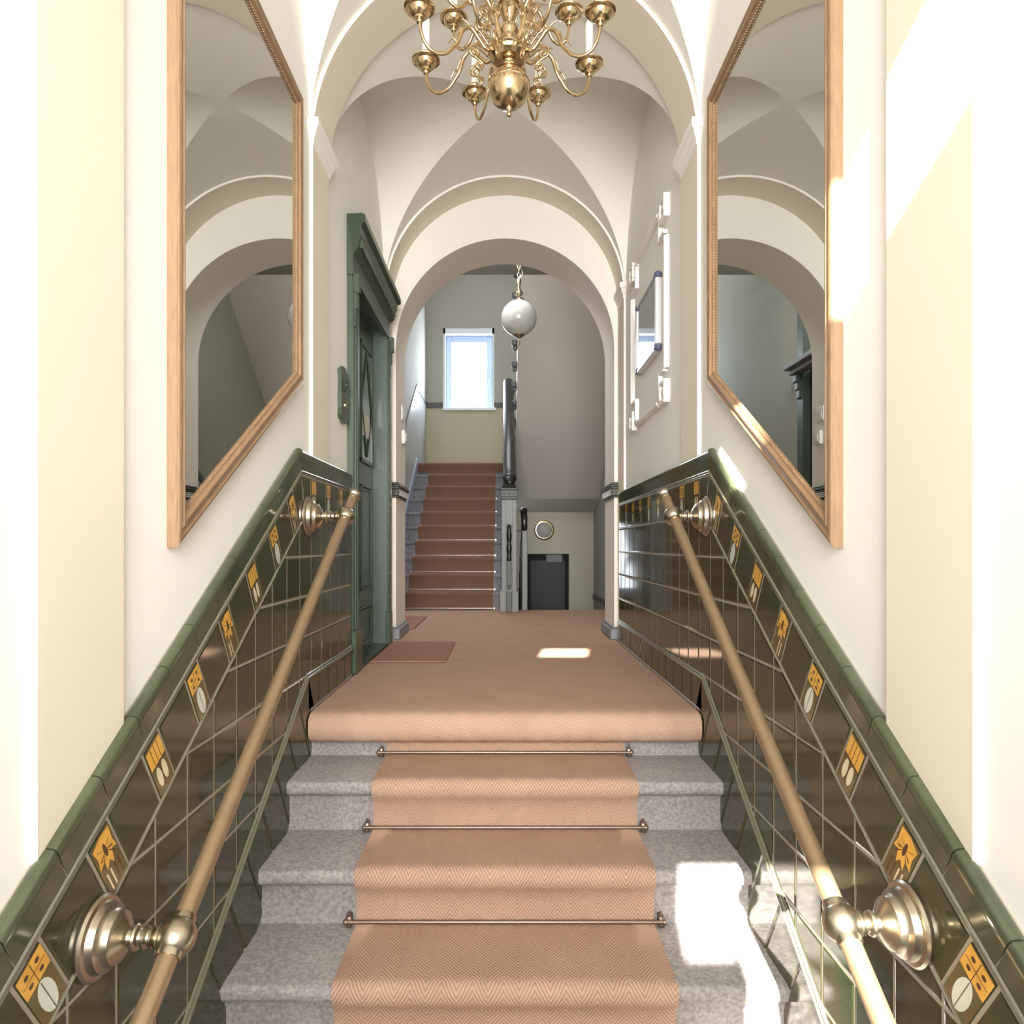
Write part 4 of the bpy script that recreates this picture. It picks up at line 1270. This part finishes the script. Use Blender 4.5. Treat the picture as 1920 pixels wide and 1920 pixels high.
# returning upper flight (soffit over the cellar stairs)
uf = thing('upper_flight', (.72, 8.2, 1.3), 'second stair flight returning overhead, grey-brown underside and string whitened as if sunlit', 'staircase')
pol = [(9.60, 1.30), (7.05, 3.40), (7.05, 3.53)]
y, z = 7.06, 3.52
for k in range(10):
    y += FT; 
    pol.append((y, z)); z -= FR; pol.append((y, z))
pol.append((9.66, 1.55)); 
b = MB(); b.prism([(.15, p[0], p[1]) for p in pol], (HXR - .15, 0, 0)); b.build('flight_body', 'hallbrown', uf)
b = MB(); b.prism([(.14, p[0], p[1]) for p in [(9.55, 1.42), (7.05, 3.46), (7.05, 3.62), (9.55, 1.90)]], (.012, 0, 0)); b.build('string', 'whitep', uf)  # window sun on the string is put into its white colour
b0 = MB(); b0.box(.075, .14, -.045, .045, -.075, .0, b=.012); b0.box(.09, .14, -.02, .02, -.12, -.07, b=.01)
first = None
for k in range(10):
    if first is None: o = b0.build('scroll_bracket', 'grey2', uf, off=(0, 0, 0)); first = o
    else: o = first.copy(); COL.objects.link(o); o.parent = uf
    o.location = Vector((0, 7.16 + FT * k, 3.53 - FR * k)) - wloc(uf)
b = MB(); b.prism([(.14, p[0], p[1]) for p in [(9.60, 1.30), (10.2, 1.14), (10.2, LZ - .2), (9.66, LZ - .2)]], (HXR - .14, 0, 0)); b.build('haunch', mat('haunch_paint', srgb(216, 210, 196), .8), uf)

# cellar stairs, wall, door, lamp
cs = thing('cellar_stairs', (.7, 7.1, -.2), 'grey steps going down to the cellar at the right of the stair hall', 'steps')
for k in range(1, 10):
    b = MB(); y = 7.06 + .26 * (k - 1); b.box(.06, HXR, y, y + .28, -FR * k - .3, -FR * k - .01, b=.006); b.build('step', 'stone2', cs)
b = MB(); b.box(.02, .06, 7.06, 10.2, -2.0, 0); b.box(.02, HXR, 9.4, 10.4, -1.9, -1.76)
struct(b.build('wall_cellar_side', 'olive'), 'wall under the staircase beside the cellar steps', 'wall')
CY0 = 10.2; dx0, dx1, dzt = .33, .94, .53
b = MB()
for (x0, x1, z0_, z1_) in [(.02, dx0, -2.0, 1.7), (dx1, HXR, -2.0, 1.7), (dx0, dx1, dzt, 1.7)]: b.box(x0, x1, CY0, CY0 + .3, z0_, z1_)
struct(b.build('wall_cellar', mat('paint_cellar', srgb(206, 200, 184), .8)), 'pale olive wall around the cellar door below the half landing', 'wall')
cd_ = thing('door_2', ((dx0 + dx1) / 2, CY0 + .2, -1.76), 'dark navy cellar door under the half landing', 'door'); cd_['kind'] = 'structure'
b = MB(); b.box(dx0, dx1, CY0 + .16, CY0 + .2, -1.76, dzt); b.build('door_leaf', 'navy', cd_)
b = MB(); b.box(dx0, dx1, CY0 + .12, CY0 + .16, dzt - .10, dzt); b.box(dx0, dx0 + .05, CY0 + .12, CY0 + .16, -1.76, dzt - .1); b.box(dx1 - .05, dx1, CY0 + .12, CY0 + .16, -1.76, dzt - .1); b.build('door_frame', 'doordark', cd_)
b = MB(); b.box(dx1 - .33, dx1 - .09, CY0 + .09, CY0 + .12, dzt - .125, dzt - .01, b=.006); b.build('door_closer', 'plinth', cd_)
wl = thing('wall_lamp', (.572, CY0, .878), 'round opal wall lamp with brass rim above the cellar door', 'wall lamp')
b = MB(); b.lathe([(0, 0), (.145, 0), (.148, .02), (.145, .045), (.132, .05), (.118, .05), (.118, .03), (0, .03)], (.572, CY0, .878), 'Y', 40, sign=-1); b.build('rim', 'brass', wl, smooth=40)
b = MB(); b.lathe([(.120, .035), (.115, .055), (.09, .075), (.05, .088), (0, .092)], (.572, CY0, .878), 'Y', 32, sign=-1); b.build('glass_shade', 'globe', wl, smooth=60)

# cellar stair railing
cr = thing('cellar_railing', (.2, 7.0, 0), 'short grey post with black rail guarding the cellar steps', 'railing')
b = MB(); b.box(.172, .222, 6.98, 7.04, 0, .80, b=.004); b.build('post', 'grey', cr)
b = MB()
hp2 = [(a * .55, c * .55) for a, c in hp]
path = [(6.99, 1.01), (7.03, .96), (7.10, .88), (9.3, -.58)]
vs = []
for (y, z) in path: vs += [(.19 + a * (1.25 if y < 7.05 else .9), y, z + c) for a, c in hp2]
b.add(vs, [(i * n + k, i * n + (k + 1) % n, (i + 1) * n + (k + 1) % n, (i + 1) * n + k) for i in range(len(path) - 1) for k in range(n)] + [tuple(range(n)), tuple((len(path) - 1) * n + k for k in range(n))])
b.box(.165, .225, 6.985, 7.045, .80, .97, b=.012)
b.build('hand_rail', 'black', cr, smooth=50)
b0 = MB(); b0.tube([(0, 0, 0), (0, 0, .88)], .010, 8)
first = None
for k in range(9):
    if first is None: o = b0.build('baluster', 'black', cr, smooth=50, off=(0, 0, 0)); first = o
    else: o = first.copy(); COL.objects.link(o); o.parent = cr
    o.location = Vector((.165, 7.16 + .26 * k, -FR * (k + 1) + .0)) - wloc(cr)
b = MB(); b.tube([(NX + .07, 6.98, .80), (.18, 7.01, .80)], .008, 8); b.build('tie_bar', 'grey2', cr)

# dark door on the left hall wall (seen in the right mirror)
dd = thing('door_3', (HXL, 6.0, 0), 'dark panelled door with cornice and transom on the left wall of the stair hall', 'door'); dd['kind'] = 'structure'
b = MB(); b.box(HXL - .08, HXL - .04, D2a, D2b, 0, 2.28)
for (y0_, y1_, z0_, z1_) in ((D2a + .1, D2b - .1, .15, .9), (D2a + .1, D2b - .1, 1.0, 2.1)):
    b.box(HXL - .04, HXL - .03, y0_, y0_ + .02, z0_, z1_); b.box(HXL - .04, HXL - .03, y1_ - .02, y1_, z0_, z1_); b.box(HXL - .04, HXL - .03, y0_, y1_, z0_, z0_ + .02); b.box(HXL - .04, HXL - .03, y0_, y1_, z1_ - .02, z1_)
b.build('door_leaf', 'doordark', dd)
b = MB(); b.box(HXL - .05, HXL + .03, D2b - .02, D2b + .10, 0, D2z); b.box(HXL - .05, HXL + .03, D2a - .10, D2a + .02, 0, D2z); b.box(HXL - .05, HXL + .03, D2a - .1, D2b + .1, D2z - .06, D2z + .04)
for i, z_ in enumerate((2.02, 2.10, 2.17)): b.box(HXL, HXL + .05 + .015 * i, D2b + .01, D2b + .09, z_, z_ + .08, b=.008)
b.build('casing', mat('casing_grey_green', srgb(92, 100, 96), .3, coat=.3), dd)
b = MB(); b.box(HXL, HXL + .14, D2a - .14, D2b + .16, 2.30, 2.35, b=.008); b.box(HXL, HXL + .10, D2a - .12, D2b + .13, 2.25, 2.30, b=.006); b.build('cornice', 'plinth', dd)
b = MB(); b.box(HXL - .06, HXL - .05, D2a, D2b, 2.35, D2z - .06); b.build('transom_pane', 'glassdark', dd)

# hanging globe lamp
GX, GY, GZ, GR = .118, 5.9, 2.585, .152
gl = thing('globe_lamp', (GX, GY, GZ), 'white opal globe lamp on a chain hanging in the stair hall', 'pendant lamp')
b = MB(); b.lathe([(max(.001, GR * math.sin(PI * i / 28)), -GR * math.cos(PI * i / 28)) for i in range(29)], (GX, GY, GZ), 'Z', 40); b.build('globe', 'globe', gl, smooth=70)
b = MB(); b.lathe([(.05, GR - .012), (.053, GR - .004), (.040, GR + .012), (.022, GR + .018), (.012, GR + .028), (.016, GR + .036), (.034, GR + .050), (.036, GR + .064), (.026, GR + .078), (.014, GR + .09),
                   (.012, GR + .12), (.018, GR + .14), (.020, GR + .17), (.010, GR + .19), (.004, GR + .20)], (GX, GY, GZ), 'Z', 28); b.build('gallery', 'satin', gl, smooth=40)
b = MB(); b.lathe([(.048, -GR + .010), (.050, -GR + .004), (.034, -GR - .008), (.016, -GR - .016), (.009, -GR - .03), (.007, -GR - .06), (.010, -GR - .068), (.004, -GR - .076)], (GX, GY, GZ), 'Z', 28); b.build('finial', 'satin', gl, smooth=40)
b = MB(); pts = [(GX + .012 * math.cos(2 * PI * k / 16), GY, GZ - GR - .088 + .012 * math.sin(2 * PI * k / 16)) for k in range(17)]; b.tube(pts, .002, 6, cap=False); b.build('pull_ring', 'satin', gl)
b = MB(); zz = GZ + GR + .19; i = 0
while zz < 3.38:
    pts = [((GX + .012 * math.cos(2 * PI * k / 12)) if i % 2 == 0 else GX, GY if i % 2 == 0 else GY + .012 * math.cos(2 * PI * k / 12), zz + .02 + .024 * math.sin(2 * PI * k / 12)) for k in range(13)]
    b.tube(pts, .0032, 6, cap=False); zz += .038; i += 1
b.tube(spline([(GX, GY, 3.39), (GX - .05, GY, 3.1), (GX + .03, GY, 2.98), (GX + .0, GY, GZ + GR + .17)], 10), .003, 6)
b.build('chain', 'satin', gl, smooth=50)
b = MB(); b.lathe([(0, 3.40), (.05, 3.40), (.05, 3.385), (.02, 3.365), (0, 3.36)], (GX, GY, 0), 'Z', 24); b.build('ceiling_rose', 'satin', gl, smooth=40)
